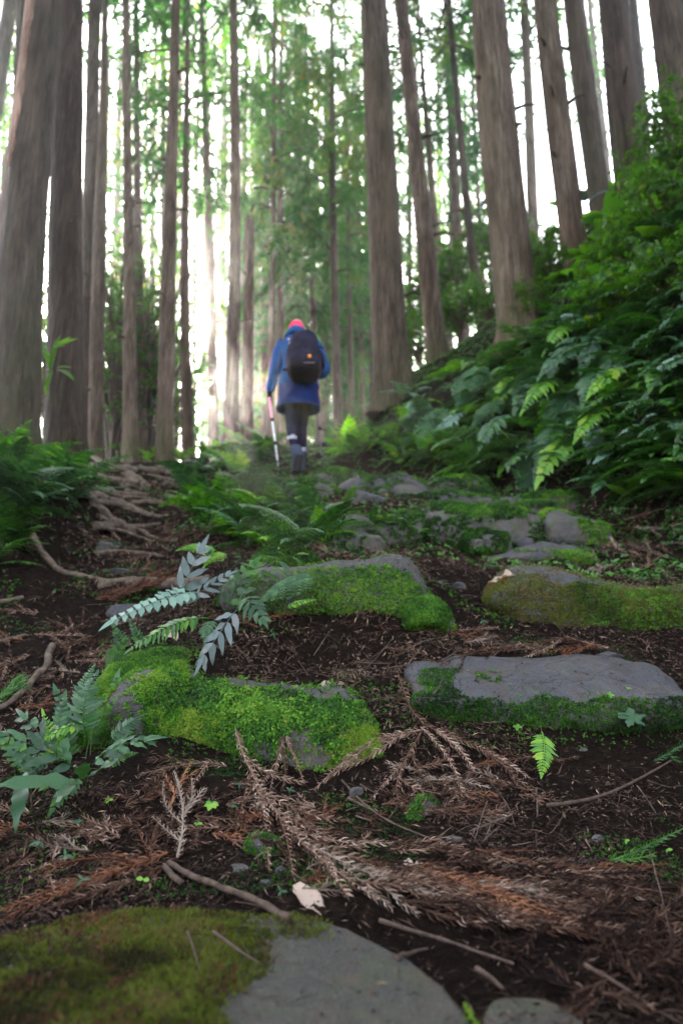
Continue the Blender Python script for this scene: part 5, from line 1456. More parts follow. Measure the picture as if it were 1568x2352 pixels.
# lobed leaf at right, small ladder fern
h, n_ = hit(1430, 1690)
lob = thing('lobed_leaf', h, 'single large lobed blue-green leaf standing out against the dark soil at right', 'leaf')
c = P(1452, 1648, h.y - .05)
mb = MB()
ang = np.linspace(0, 2 * np.pi, 61)[:-1]
rad_ = .026 * (1 + .30 * np.sin(5 * ang) + .13 * np.sin(17 * ang))
ring = np.stack([rad_ * np.cos(ang) * 1.25, rad_ * np.sin(ang), .004 * np.cos(5 * ang)], -1)
mb.add(np.vstack([[[0, 0, 0.004]], ring]), [[0, 1 + i, 1 + (i + 1) % 60] for i in range(60)], .45)
lf = link('blade', mb.mesh('lobed_leaf', M_fern_blue), lob, mat4=Matrix.Translation(c - h) @ Matrix.Rotation(R(50), 4, 'X'))
stem_of(lob, h, [h, P(1420, 1660, h.y - .03), P(1425, 1640, h.y - .05), c], .001)
hero_frond('plain', 2, (1243, 1680, 1.88), (1243, 1778, 1.80), 'small bright ladder-like fern hanging below the slab', (1240, 1670, 1.95), 1.5, Vector((0, -1.4, .2)), 1)

# leaves lying about
def lying_leaf(key, b, t, label, wid=1.0, name='fallen_leaf', roll=0.0, dz=.006):
    B, _n = hit(*b); T_, _n2 = hit(*t)
    B = B + _n * dz; T_ = T_ + _n2 * dz
    o = thing(name, B, label, 'leaf')
    leaf_between(key, B, T_, o, B, (_n + Vector((0, -.5, .2))).normalized(), wid, roll, 'blade')
    return o
lying_leaf('dead', (672, 2040), (752, 2106), 'pinkish-brown dead leaf curled on the edge of the near slab', 1.1)
lying_leaf('dead', (735, 1575), (815, 1586), 'cream dead leaf edge lying on the rim of the boulder', .7)
lying_leaf('dead', (1180, 1325), (1110, 1340), 'curled dark brown bark-like leaf between the upper boulders', 1.1)
lying_leaf('dead', (405, 1475), (375, 1445), 'crumpled brown leaf under the pale fern', 1.3)
lying_leaf('dead', (640, 1400), (690, 1375), 'folded tan leaf below the lacy frond', .8)
h, n_ = hit(952, 2005)
sc_ = thing('torn_leaf', h, 'torn whitish scrap of leaf on the twig mat', 'leaf')
mb = MB(); rr = .014 * (1 + .35 * np.sin(ang * 3 + 1) + .2 * np.sin(ang * 11))
ring = np.stack([rr * np.cos(ang) * 1.5, rr * np.sin(ang) * .9, .004 * np.sin(7 * ang)], -1)
mb.add(np.vstack([[[0, 0, .003]], ring]), [[0, 1 + i, 1 + (i + 1) % 60] for i in range(60)], .75)
link('blade', mb.mesh('torn_leaf', M_deadleaf), sc_, mat4=Matrix.Translation((0, 0, .012)) @ Matrix.Rotation(R(35), 4, 'X'))

# ------------------------------------------------------------------ dead cedar sprays
def branchlet(pts, r0, nl, dens=1.0, mb=None, tb=.4, seed=1, spread=.55, stem=.0012):
    """needled twig along pts (k,3); r0 = needle length"""
    mb = mb or MB()
    L = np.linalg.norm(np.diff(pts, axis=0), axis=1).sum()
    m = max(6, int(L / .012))
    c = catmull(pts, m)
    V, F = tube(c, np.linspace(stem * 1.3, stem * .5, m), 4)
    mb.add(V, F, tb)
    T, Nn, B = frames(c)
    n = max(10, int(L / .0028 * dens))
    u = np.linspace(.02, 1, n)
    ci = np.stack([np.interp(u, np.linspace(0, 1, m), c[:, k]) for k in range(3)], -1)
    Ti = np.stack([np.interp(u, np.linspace(0, 1, m), T[:, k]) for k in range(3)], -1)
    Ni = np.stack([np.interp(u, np.linspace(0, 1, m), Nn[:, k]) for k in range(3)], -1)
    Bi = np.stack([np.interp(u, np.linspace(0, 1, m), B[:, k]) for k in range(3)], -1)
    rs = np.random.RandomState(seed)
    a = np.arange(n) * 2.399 + rs.uniform(-.3, .3, n)
    o = Ni * np.cos(a)[:, None] + Bi * np.sin(a)[:, None]
    ln = (r0 * 1.3 * rs.uniform(.7, 1.15, n) * (1 - .55 * u ** 4))[:, None]
    p1 = ci + o * ln * spread * .8 + Ti * ln * .45
    p2 = ci + o * ln * spread + Ti * ln * 1.05
    dd = o * spread + Ti; dd /= np.linalg.norm(dd, axis=1)[:, None]
    q1 = np.cross(o, Ti); q2 = np.cross(q1, dd); ww_ = rs.uniform(.35, .8, (n, 1))
    s = (q1 * (1 - ww_) + q2 * ww_) * ln * .085
    b0 = ci - Ti * ln * .1
    V = np.stack([b0 + s * 1.3, b0 - s * 1.3, p1 - s, p1 + s, p2], 1).reshape(-1, 3)
    k = np.arange(n)[:, None] * 5
    F = np.concatenate([k + np.array([[0, 1, 2]]), k + np.array([[0, 2, 3]]), k + np.array([[3, 2, 4]])])
    tt = np.tile(np.clip(tb + rs.normal(0, .17, n), 0, 1), 3)
    mb.add(V, F, tt)
    return mb
def drape(px_pts, lift=.008, lifts=None):
    out = []
    for q, (x, y) in enumerate(px_pts):
        h, n_ = hit(x, y)
        l = lifts[q] if lifts else lift
        out.append(np.array(h + Vector((0, -.3, .95)).normalized() * l))
    out = np.array(out)
    for _ in range(1): out[1:-1] = .25 * out[:-2] + .5 * out[1:-1] + .25 * out[2:]
    return out
def spray(main, sides, mat, label, r0=.0115, tb=.4, lift=.010, group=None, bare=.0, name='cedar_twig', spread=.55, dens=1.0):
    """main and sides: lists of photo-frame points lying on the ground"""
    r0 *= 1.25; tb += .08
    m = drape(main, lift)
    o = thing(name, m[0], label, 'dead twig', group)
    mb = branchlet(m - m[0], r0, 0, dens, tb=tb, seed=random.randint(0, 9999), spread=spread, stem=.0019)
    link('main_twig', mb.mesh('main_twig', mat, smooth=False), o)
    for s in sides:
        p = drape(s, lift + random.uniform(-.003, .006))
        mb = branchlet(p - m[0], r0 * random.uniform(.8, 1.05), 0, dens, tb=tb, seed=random.randint(0, 9999), spread=spread)
        link('side_twig', mb.mesh('side_twig', mat, smooth=False), o)
    return o
spray([(540, 1682), (558, 1750), (590, 1815), (640, 1890), (690, 1950), (745, 1995), (800, 2040), (870, 2085)],
      [[(585, 1810), (600, 1850), (612, 1900), (618, 2012)], [(640, 1890), (655, 1935), (668, 1985), (675, 2042)], [(600, 1830), (660, 1868), (720, 1890), (800, 1900)],
       [(560, 1750), (590, 1790), (650, 1805), (700, 1815)], [(690, 1950), (760, 1975), (830, 1990), (900, 2030)], [(575, 1790), (560, 1850), (548, 1900), (540, 1925)], [(745, 1995), (760, 2040), (800, 2080)], [(620, 1865), (690, 1910), (760, 1935)], [(660, 1915), (730, 1945), (830, 1952), (905, 1950)]],
      M_dead, 'large branched dead cedar twig spilling from the boulder down toward the near slab', .0135, .62, .014)
spray([(668, 1612), (662, 1660), (650, 1720), (630, 1775), (620, 1830)], [[(655, 1700), (680, 1760), (698, 1815)], [(648, 1725), (660, 1775), (650, 1820)], [(640, 1750), (615, 1790), (600, 1812)]],
      M_dead, 'dead cedar twig hanging down the middle of the mossy boulder', .012, .55, .014)
spray([(915, 1562), (930, 1610), (950, 1655), (975, 1685), (1040, 1705), (1100, 1725), (1150, 1762), (1190, 1810), (1240, 1850)], [[(1000, 1690), (1060, 1730), (1090, 1790)], [(965, 1680), (1010, 1720), (1050, 1780), (1060, 1830)], [(1100, 1725), (1170, 1770), (1215, 1800)]],
      M_dead, 'dead cedar twig curving right below the bluish slab', .0135, .64, .016)
spray([(965, 1690), (900, 1702), (840, 1725), (780, 1765), (722, 1828)], [[(930, 1695), (880, 1725), (830, 1770), (760, 1790)], [(900, 1702), (850, 1705), (800, 1735)], [(860, 1715), (800, 1770), (745, 1815)]],
      M_dead, 'dead cedar twig curving left over the right end of the boulder', .0135, .62, .016)
spray([(965, 1695), (935, 1745), (912, 1795), (902, 1840), (925, 1870)], [[(940, 1740), (960, 1790), (1000, 1830)], [(925, 1765), (890, 1800), (850, 1850)], [(912, 1800), (940, 1830), (1000, 1838)]],
      M_dead, 'dead cedar twig hooking down between the other two', .0125, .6, .014)
spray([(408, 1992), (420, 1940), (425, 1880), (412, 1830), (400, 1790)], [[(423, 1900), (450, 1860), (440, 1810)], [(424, 1920), (385, 1890), (370, 1850), (376, 1815)], [(416, 1960), (380, 1935), (350, 1900)], [(425, 1890), (455, 1850), (470, 1830)]],
      M_dead_pale, 'bleached pale cedar twig standing up the slope left of centre', .011, .55, .02)
spray([(520, 1770), (480, 1760), (430, 1765), (380, 1775), (320, 1790)], [[(480, 1760), (450, 1800), (420, 1850)], [(430, 1765), (380, 1745), (340, 1760)], [(400, 1770), (350, 1800), (300, 1850)]],
      M_dead, 'cedar twig lying along the left foot of the boulder', .012, .55, .012)
spray([(385, 1975), (330, 2000), (250, 2020), (160, 2040), (60, 2085), (-30, 2125)], [[(330, 2000), (240, 1985), (150, 2000), (80, 2030)], [(250, 2020), (150, 2062), (50, 2100), (-30, 2150)], [(300, 2010), (220, 2045), (120, 2080)]],
      M_dead_red, 'rust-red cedar twig bundle sweeping to the lower left edge', .012, .5, .014)
spray([(420, 1975), (370, 2005), (300, 2040), (200, 2075), (80, 2110), (-20, 2150)], [[(370, 2005), (345, 2050), (300, 2080)], [(300, 2040), (220, 2055), (130, 2090)]], M_dead, 'brown cedar twig along the back edge of the mossy near slab', .011, .45, .012)
spray([(350, 2010), (345, 1970), (352, 1930), (375, 1890)], [[(346, 1980), (320, 1950), (318, 1930)], [(350, 1960), (380, 1930)]], M_dead_red, 'short dark rust twig sticking up left of the bleached one', .011, .3, .02)
spray([(390, 1870), (400, 1830), (425, 1790), (440, 1760)], [[(400, 1840), (380, 1800)], [(415, 1810), (455, 1780)]], M_dead_red, 'orange cedar twig above the bleached one', .01, .75, .014)
spray([(960, 2012), (1020, 2035), (1090, 2050), (1160, 2080), (1230, 2110), (1310, 2140)], [[(1000, 2030), (1080, 2070), (1170, 2095)], [(1040, 2040), (1110, 2035), (1180, 2055)], [(1090, 2055), (1150, 2100), (1230, 2130)], [(980, 2020), (1050, 2060), (1120, 2100), (1180, 2120)], [(1100, 2060), (1180, 2075), (1250, 2100)]],
      M_dead_red, 'orange-brown cedar spray lying in the middle of the twig mat at right', .012, .65, .018)
spray([(700, 1955), (780, 2000), (850, 2030), (930, 2060), (1010, 2080)], [[(780, 2000), (840, 2060), (900, 2110)], [(850, 2030), (900, 2075), (960, 2120)], [(820, 2015), (880, 2025), (950, 2060)]], M_dead_pale, 'pale greyish cedar spray at the left start of the twig mat', .0125, .5, .018)
spray([(1330, 1480), (1290, 1475), (1240, 1485), (1180, 1500), (1100, 1510)], [[(1290, 1475), (1250, 1505), (1200, 1520)], [(1240, 1485), (1170, 1490), (1100, 1500)], [(1330, 1480), (1370, 1490), (1400, 1500)]], M_dead, 'dead cedar spray lying behind the bluish slab', .014, .55, .014)
spray([(1380, 1495), (1340, 1490), (1300, 1500), (1260, 1505)], [[(1350, 1492), (1320, 1508), (1290, 1515)]], M_dead_red, 'rusty cedar spray under the foot of the right boulder', .014, .5, .014)
spray([(480, 1425), (530, 1420), (580, 1425), (620, 1440)], [[(520, 1420), (560, 1435), (590, 1450)], [(600, 1430), (650, 1420), (680, 1415)]], M_dead_red, 'rusty cedar twig tucked under the dark green fern', .014, .6, .014)
spray([(250, 1400), (300, 1375), (350, 1358), (420, 1335)], [[(270, 1390), (320, 1350), (380, 1320)], [(300, 1375), (360, 1340), (410, 1322)], [(220, 1395), (270, 1370), (330, 1360)]], M_dead_red, 'dark red cedar spray across the root in the gully', .022, .3, .04)
spray([(-20, 1640), (20, 1610), (60, 1580)], [[(10, 1615), (40, 1600), (66, 1600)], [(0, 1625), (30, 1580), (50, 1570)]], M_fern, 'fresh green cedar sprig at the left edge', .02, .4, .03, name='cedar_sprig')
spray([(1400, 1992), (1450, 1975), (1500, 1945), (1590, 1905)], [[(1440, 1980), (1480, 1955), (1530, 1935)], [(1420, 1990), (1470, 1985), (1500, 1975)]], M_fern, 'fresh green cedar sprig lying on the dark soil at the right edge', .012, .5, .012, name='cedar_sprig')
spray([(1500, 1760), (1540, 1740), (1600, 1700)], [[(1530, 1745), (1560, 1765)]], M_fern, 'dark green cedar sprig at the right edge below the slab', .012, .3, .014, name='cedar_sprig')
# the long mat of sprays sweeping to the right
random.seed(77)
for q in range(46):
    x0 = random.uniform(800, 1420); y0 = 1955 + (x0 - 800) * .10 + random.uniform(-25, 150) + max(0, (x0 - 1150)) * .1
    L = random.uniform(170, 330); sl = random.uniform(.02, .30) + (.12 if y0 > 2110 else 0)
    main, sides = [], []
    for k in range(5):
        u = k / 4
        main.append((x0 + L * u, y0 + L * u * sl + 14 * math.sin(u * 3 + q)))
    for k in range(random.randint(1, 3)):
        u = random.uniform(.1, .6); a = random.choice([-1, 1]) * random.uniform(.08, .3)
        sides.append([(x0 + L * (u + v * .5), y0 + L * u * sl + L * v * .5 * (sl + a)) for v in (0, .5, 1)])
    mi_ = random.choices([0, 1, 2], [8, 1.2, .8])[0]
    pt_ = ['brown', 'pale', 'rusty'][mi_] + ' dead cedar spray in the twig mat ' + ('at its left start' if x0 < 960 else 'in its middle' if x0 < 1200 else 'at its right end') + (' by the slab edge' if y0 > 2080 else '')
    spray(main, sides, [M_dead, M_dead_pale, M_dead_red][mi_], pt_, .0115, random.choice([.08, .2, .35, .5, .62]) * (1 if x0 < 1150 else .8), random.uniform(.004, .022), pt_ + ' group')
for q in range(36):   # tangled dark ones, lower right
    x0 = random.uniform(1120, 1560); y0 = random.uniform(2120, 2330); a = random.uniform(-.9, .9) + (3.14 if random.random() < .3 else 0)
    if y0 > 2200 and x0 < 1300: continue
    L = random.uniform(100, 220)
    main = [(x0 + L * u * math.cos(a), y0 + L * u * math.sin(a)) for u in (0, .33, .66, 1)]
    s = [[(x0 + L * u * math.cos(a), y0 + L * u * math.sin(a)), (x0 + L * (u * math.cos(a) + .2 * math.cos(a + d)), y0 + L * (u * math.sin(a) + .2 * math.sin(a + d))), (x0 + L * (u * math.cos(a) + .4 * math.cos(a + d)), y0 + L * (u * math.sin(a) + .4 * math.sin(a + d)))] for u, d in ((.2, .5), (.5, -.6))]
    spray(main, s, M_dead, 'dark tangled cedar twig in the lower right corner', .011, random.uniform(.0, .35), random.uniform(.008, .04), 'cedar twigs in the lower right corner')
zz = [([(0, 1860), (330, 1850), (380, 1990), (100, 2060), (0, 2080)], 20, 120, 'dark cedar twig on the shaded slope at lower left', 'cedar twigs on the lower left slope'),
      ([(300, 1780), (560, 1800), (560, 1960), (330, 1990), (200, 1900)], 30, 110, 'brown cedar twig on the slope below the boulder', 'cedar twigs on the slope below the boulder'),
      ([(560, 1840), (900, 1850), (900, 2060), (640, 2060)], 32, 120, 'thin cedar twig in the litter between boulder and near slab', 'cedar twigs between boulder and near slab'),
      ([(960, 1720), (1250, 1740), (1200, 1900), (900, 1900)], 26, 120, 'cedar twig in the litter under the bluish slab', 'cedar twigs under the bluish slab'),
      ([(900, 1440), (1150, 1460), (1330, 1510), (950, 1520)], 10, 110, 'dry cedar twig on the ledge behind the bluish slab', 'cedar twigs on the ledge'),
      ([(0, 1400), (330, 1380), (300, 1560), (0, 1650)], 22, 130, 'brown cedar twig lying in the left gully', 'cedar twigs in the left gully'),
      ([(230, 1240), (430, 1200), (440, 1330), (250, 1340)], 18, 90, 'dead cedar twig in the upper part of the gully', 'cedar twigs in the upper gully'),
      ([(1380, 1200), (1568, 1190), (1568, 1320), (1400, 1320)], 16, 90, 'dead branchlet in the brown heap behind the right boulder', 'twigs in the brown heap at right')]
for poly, n_z, Lp, lb, gr in zz:
    for (x0, y0) in scatter_px(poly, n_z, 12):
        a = random.choice([0, 3.14]) + random.uniform(-.8, .8); L = Lp * random.uniform(.6, 1.2)
        h, _n = hit(x0, y0)
        k = max(1.0, h.y / 2.2)
        main = [(x0 + L * u * math.cos(a), y0 + L * .6 * u * math.sin(a)) for u in (0, .33, .66, 1)]
        s = [[(x0 + L * u * math.cos(a), y0 + L * .6 * u * math.sin(a)), (x0 + L * (u * math.cos(a) + .35 * math.cos(a + d)), y0 + L * (.6 * u * math.sin(a) + .3 * math.sin(a + d)))] for u, d in ((.3, .6), (.5, -.7))]
        spray(main, s, random.choices([M_dead, M_dead_pale, M_dead_red], [6, 1, 1])[0], lb, .011 * min(1.6, k), random.uniform(.2, .6), .008 * k, gr, dens=1 / k)

# sticks and bare twigs ---------------------------------------------------
def stick(px_pts, r, label, mat=M_stick, lift=.006, name='stick', taper=.55, group=None):
    c = drape(px_pts, lift)
    n = 18
    c = catmull(c, n); c += np.stack([fbm(c, 18, 2, 5), fbm(c, 18, 2, 6), fbm(c, 18, 2, 7)], -1) * r * .5
    V, F = tube(c - c[0], np.linspace(r, r * taper, n) * (1 + .12 * np.sin(np.arange(n) * 2.3)), 8)
    return tag(link(name, mesh_from(name, V, F, mat), loc=c[0]), label, 'stick', group)
stick([(385, 1995), (450, 2030), (520, 2055), (590, 2080), (662, 2122)], .0052, 'long pale stick pointing at the near slab', lift=.012, taper=1.1)
stick([(372, 2000), (395, 2020), (422, 2040)], .0055, 'short broken stick end beside the long pale stick', lift=.01, taper=.95)
stick([(1255, 1862), (1320, 1858), (1400, 1838), (1470, 1800), (1540, 1755)], .0045, 'grey-brown stick curving up across the dark soil at right', lift=.012)
stick([(800, 1842), (830, 1860), (862, 1878)], .0042, 'reddish stub of stick below the boulder', lift=.01)
stick([(784, 1800), (850, 1892), (950, 1920), (1050, 1955), (1130, 2000)], .0026, 'long thin twig running through the litter toward the right', lift=.01)
stick([(1230, 1822), (1233, 1850), (1232, 1888)], .0028, 'short upright twig on the dark soil', lift=.012)
stick([(1118, 1850), (1100, 1900), (1088, 1945)], .0020, 'pale thin twig slanting down the dark soil', M_stick, .01)
stick([(1120, 1800), (1175, 1858), (1182, 1910)], .0018, 'pale crooked twig left of the short upright one', M_stick, .01)
stick([(870, 2130), (960, 2165), (1060, 2195), (1180, 2235)], .0038, 'smooth twig along the edge of the near slab', lift=.014)
stick([(640, 2100), (590, 2085), (540, 2078)], .002, 'thin twig on the moss of the near slab')
stick([(490, 2150), (540, 2190), (600, 2225)], .0024, 'red-brown twig lying on the near slab\'s moss', lift=.006)
stick([(430, 2150), (450, 2200), (458, 2240)], .0018, 'thin brown twig on the left of the slab\'s moss')
stick([(910, 2205), (950, 2200), (980, 2190)], .0035, 'dark stub of twig at the slab edge')
stick([(1095, 2245), (1130, 2262), (1160, 2290)], .0045, 'thick short stick between the two near stones', lift=.012)
stick([(1340, 2250), (1420, 2290), (1500, 2350)], .003, 'twig in the dark lower right corner', lift=.02)
stick([(1490, 1990), (1510, 2060), (1540, 2200)], .0016, 'long thin stalk arching down the right edge', lift=.03)
stick([(1010, 1525), (1035, 1512), (1050, 1498)], .003, 'small crooked twig on the left tip of the slab', lift=.008)
stick([(995, 1600), (1012, 1580), (1018, 1562)], .0026, 'dark twig stub on the moss patch of the slab', lift=.006)
stick([(930, 1500), (985, 1470), (1030, 1470)], .004, 'brown stick on the ledge under the moss rock', lift=.01)
stick([(120, 1495), (112, 1540), (70, 1590), (20, 1630), (-20, 1650)], .014, 'crooked grey-brown dead branch at the left edge', M_root, .02, name='dead_branch')
stick([(-10, 1482), (30, 1470), (62, 1462)], .012, 'stubby root-like log end at the left edge', M_root, .01)
for q in range(46):
    reg = random.choice([[(900, 1780), (1500, 1780), (1500, 2000), (1000, 1960)], [(760, 1560), (1300, 1480), (950, 1540)], [(0, 1380), (330, 1400), (200, 1650), (0, 1650)], [(560, 1520), (960, 1500), (960, 1560)], [(480, 1810), (900, 1800), (1000, 2000), (600, 2050)]])
    (x0, y0) = scatter_px(reg, 1, 1)[0]; a = random.uniform(-1.2, 1.2); L = random.uniform(25, 90)
    stick([(x0, y0), (x0 + L * .5 * math.cos(a), y0 + L * .5 * math.sin(a) + random.uniform(-6, 6)), (x0 + L * math.cos(a), y0 + L * math.sin(a))], random.uniform(.0009, .0022), 'thin dry twig scattered on the forest floor', random.choice([M_stick, M_stick, M_root]), random.uniform(.004, .014), group='thin dry twigs on the floor')

# ------------------------------------------------------------------ roots of the left trees
def root(parent, origin, px_pts, r0, r1):
    c = drape(px_pts, .0)
    m = 30; c = catmull(c, m); c[:, 2] += np.linspace(r0, r1, m) * .1
    c += np.stack([fbm(c, 5, 2, 5), fbm(c, 5, 2, 6), .6 * fbm(c, 7, 2, 7)], -1) * r0 * .7
    rr = np.linspace(r0, r1, m) * (1 + .15 * fbm(c, 9, 2, 3))
    V, F = tube(c - np.array(origin), rr, 10)
    V = displace(V, F, r0 * .12, 30, 4, 3)
    link('root', mesh_from('root', V, F, M_root), parent)
o2 = Vector(A2[0])
for pts, r0, r1 in [
    ([(205, 1050), (240, 1085), (300, 1100), (340, 1112), (370, 1142)], .07, .02), ([(190, 1120), (215, 1170), (250, 1195), (290, 1215), (335, 1222)], .05, .02),
    ([(200, 1130), (260, 1160), (330, 1178), (380, 1192)], .045, .015), ([(230, 1100), (290, 1110), (330, 1105), (350, 1130), (372, 1155)], .04, .014),
    ([(215, 1075), (290, 1085), (360, 1082), (430, 1085)], .07, .03), ([(250, 1195), (262, 1235)], .022, .012), ([(290, 1085), (340, 1120), (390, 1150)], .035, .012),
    ([(225, 1275), (270, 1266), (320, 1272), (380, 1278)], .018, .01), ([(210, 1210), (260, 1205), (320, 1212), (370, 1205)], .03, .015),
    ([(380, 1110), (420, 1120), (450, 1140)], .03, .012), ([(300, 1155), (330, 1150), (410, 1162)], .025, .012)]:
    root(T2, o2, pts, r0, r1)
o1 = Vector(A1[0])
for pts, r0, r1 in [([(70, 1225), (90, 1270), (130, 1310), (200, 1330), (250, 1335)], .02, .012), ([(230, 1345), (290, 1340), (360, 1345), (430, 1340), (480, 1330)], .036, .024), ([(20, 1065), (90, 1075), (150, 1090), (200, 1130)], .08, .04),
                    ([(-30, 1390), (20, 1380), (50, 1372)], .012, .008)]:
    root(T1, o1, pts, r0, r1)

random.seed(9)
for q in range(16):
    x0 = random.uniform(200, 300); y0 = random.uniform(1075, 1215); L = random.uniform(70, 190)
    sl = random.uniform(.05, .5)
    root(T2, o2, [(x0, y0), (x0 + L * .35, y0 + L * sl * .3 + random.uniform(-8, 8)), (x0 + L * .7, y0 + L * sl * .7 + random.uniform(-8, 8)), (x0 + L, y0 + L * sl)], random.uniform(.014, .03), random.uniform(.005, .010))
# ------------------------------------------------------------------ litter nobody could count
def chip(L, w, bend):
    mb = MB()
    p = [[-L / 2, 0, 0], [0, w / 2, bend], [0, -w / 2, bend], [L / 2, 0, 0], [0, 0, bend - w * .7]]
    mb.add(p, [[0, 2, 1], [1, 2, 3], [0, 1, 4], [0, 4, 2], [1, 3, 4], [2, 4, 3]], random.random())
    return mb.arrays()
CH = [chip(.013, .0024, .0006), chip(.020, .0022, .0012), chip(.009, .004, .0008), chip(.032, .002, .002), chip(.008, .006, .001), chip(.018, .006, .0015), chip(.05, .0022, .004)]
x, y = wsample(215000, .75, 7.0, .78)
p, n_ = surf(x, y)
PX, PY = sx(p)
dens = np.clip(.5 + .9 * fbm(p, 2.6, 4, 44) + .6 * fbm(p, 9, 3, 45), .06, 1)
dens = dens * np.where(n_[:, 2] < .5, .5, 1) * np.where((PX > 850) & (p[:, 1] > 4.6) & (n_[:, 2] < .75), .3, 1)
k = RS.rand(len(p)) < dens
p, n_ = p[k], n_[k]; PX, PY = PX[k], PY[k]
A = orient(p + n_ * RS.uniform(0, .007, len(p))[:, None] * np.clip(p[:, 1:2] / 2, .6, 2), n_, RS.uniform(0, 6.28, len(p)), RS.uniform(.6, 1.5, len(p)) * np.clip((p[:, 1] / 1.9) ** .8, .75, 2.6), .35)
ti = .06 + .22 * np.clip(fbm(p, 1.4, 3, 61) + .2, 0, 1) + np.abs(RS.normal(0, .2, len(p))) + .08 * (PY < 1560)
ti = np.where(RS.rand(len(p)) < .04, .62, ti)
rp, rn = [], []
for (V_, F_) in ROCKS[:11]:
    a, b = mesh_samples(V_, F_, 900); q = b[:, 2] > .55; rp.append(a[q]); rn.append(b[q])
rp, rn = np.concatenate(rp), np.concatenate(rn)
A = np.concatenate([A, orient(rp + rn * .002, rn, RS.uniform(0, 6.28, len(rp)), RS.uniform(.3, .9, len(rp)), .1)])
ti = np.concatenate([ti, np.abs(RS.normal(.1, .25, len(rp)))]); p = np.concatenate([p, rp])
V, F, T = instances(CH, RS.choice(len(CH), len(p), p=[.22, .2, .16, .12, .1, .06, .14]), A, np.clip(ti, 0, .65))
tag(link('litter', mesh_from('litter', V, F, M_litter, T, smooth=False)), 'brown needle and bark litter over the path', kind='stuff')
# moss and tiny weeds on the earth
x, y = wsample(90000, 1.3, 7.0, .6)
p, n_ = surf(x, y); PX, PY = sx(p)
m_ = np.clip((fbm(p, 3.2, 4, 71) - .35) * 3, 0, 1) * .8
m_ = np.where((PX < 330) & (PY > 1830), m_ * .25, m_)
m_ = np.where((PX > 230) & (PX < 470) & (PY > 1470) & (PY < 1560), .9, m_)
m_ = np.where((PX > 470) & (PX < 720) & (PY > 1330) & (PY < 1460), .55 * (fbm(p, 9, 2, 3) > -.2), m_)
m_ = np.where((PX > 940) & (PX < 1560) & (PY > 1640) & (PY < 1720), .30, m_)
m_ = np.where((PX > 760) & (PX < 1350) & (PY > 1200) & (PY < 1262), .5, m_)
k = RS.rand(len(p)) < m_
p, n_ = p[k], n_[k]
A = orient(p, n_, RS.uniform(0, 6.28, len(p)), RS.uniform(.7, 1.4, len(p)) * np.clip(p[:, 1] / 2, .8, 2.4), .4)
V, F, T = instances(TU_star + TU_bla, RS.randint(0, 8, len(p)), A, np.clip(.33 + .25 * fbm(p, 4, 3, 9) + RS.normal(0, .1, len(p)), 0, .7))
tag(link('ground_moss', mesh_from('ground_moss', V, F, M_moss, T, smooth=False)), 'patches of moss on the bare earth', kind='stuff')
# ------------------------------------------------------------------ the hiker
HY = 6.5
def C(cx, cy, dy=0.0):
    return P((1000 + cx / 3.36) / 1.7417, (1250 + cy / 3.36) / 1.7417, HY + dy)
HB = C(690, 2135, .05)
hk = thing('person', HB, 'hiker from behind in blue jacket, navy skirt and coral hat climbing the path', 'person')
def fabric(name, col, rough=.75, bs=60, bstr=.25, var=.18, wr=3.5):
    m, t, out = nmat(name)
    v = coords(t)
    c = ramp(t, noise(t, 9, 4, .6, v), [(.3, tuple(x * (1 - var) for x in col)), (.7, tuple(x * (1 + var) for x in col))])
    nr = bump(t, noise(t, wr * 3, 4, .6, v, 1.0), .7, .02)
    nr = bump(t, noise(t, bs * 8, 2, .6, v), bstr, .001, nr)
    bsdf(t, out, c, .95, .03, nr)
    return m
F_blue = fabric('blue_jacket', (.008, .055, .19)); F_skirt = fabric('navy_skirt', (.009, .021, .095)); F_leg = fabric('dark_leggings', (.008, .009, .025))
F_coral = fabric('coral_hat', (.70, .045, .12)); F_pink = fabric('pinkish_hat_top', (.50, .26, .26)); F_pack = fabric('backpack_cloth', (.014, .013, .030), var=.5); F_black = fabric('black_cloth', (.006, .006, .010))  # hat top is a paler, greyer pink than the coral sides
F_skin = flat_mat('skin', (.55, .33, .25), .55, .4); F_hair = flat_mat('dark_hair', (.03, .02, .015), .5, .4)
F_orange = flat_mat('orange_emblem', (.85, .28, .02), .5); F_pale = flat_mat('pale_print', (.42, .44, .62), .6, .3, 60, var=.1); F_greyprint = flat_mat('grey_print', (.16, .16, .19), .6)
F_pinkpole = flat_mat('pink_pole', (.85, .16, .33), .35, .5); F_silver = flat_mat('silver_pole', (.62, .64, .70), .3, .6); F_boot = fabric('grey_boot', (.055, .065, .10)); F_sole = flat_mat('black_sole', (.012, .012, .014), .7)
def rel(v): return np.array(v) - np.array(HB)
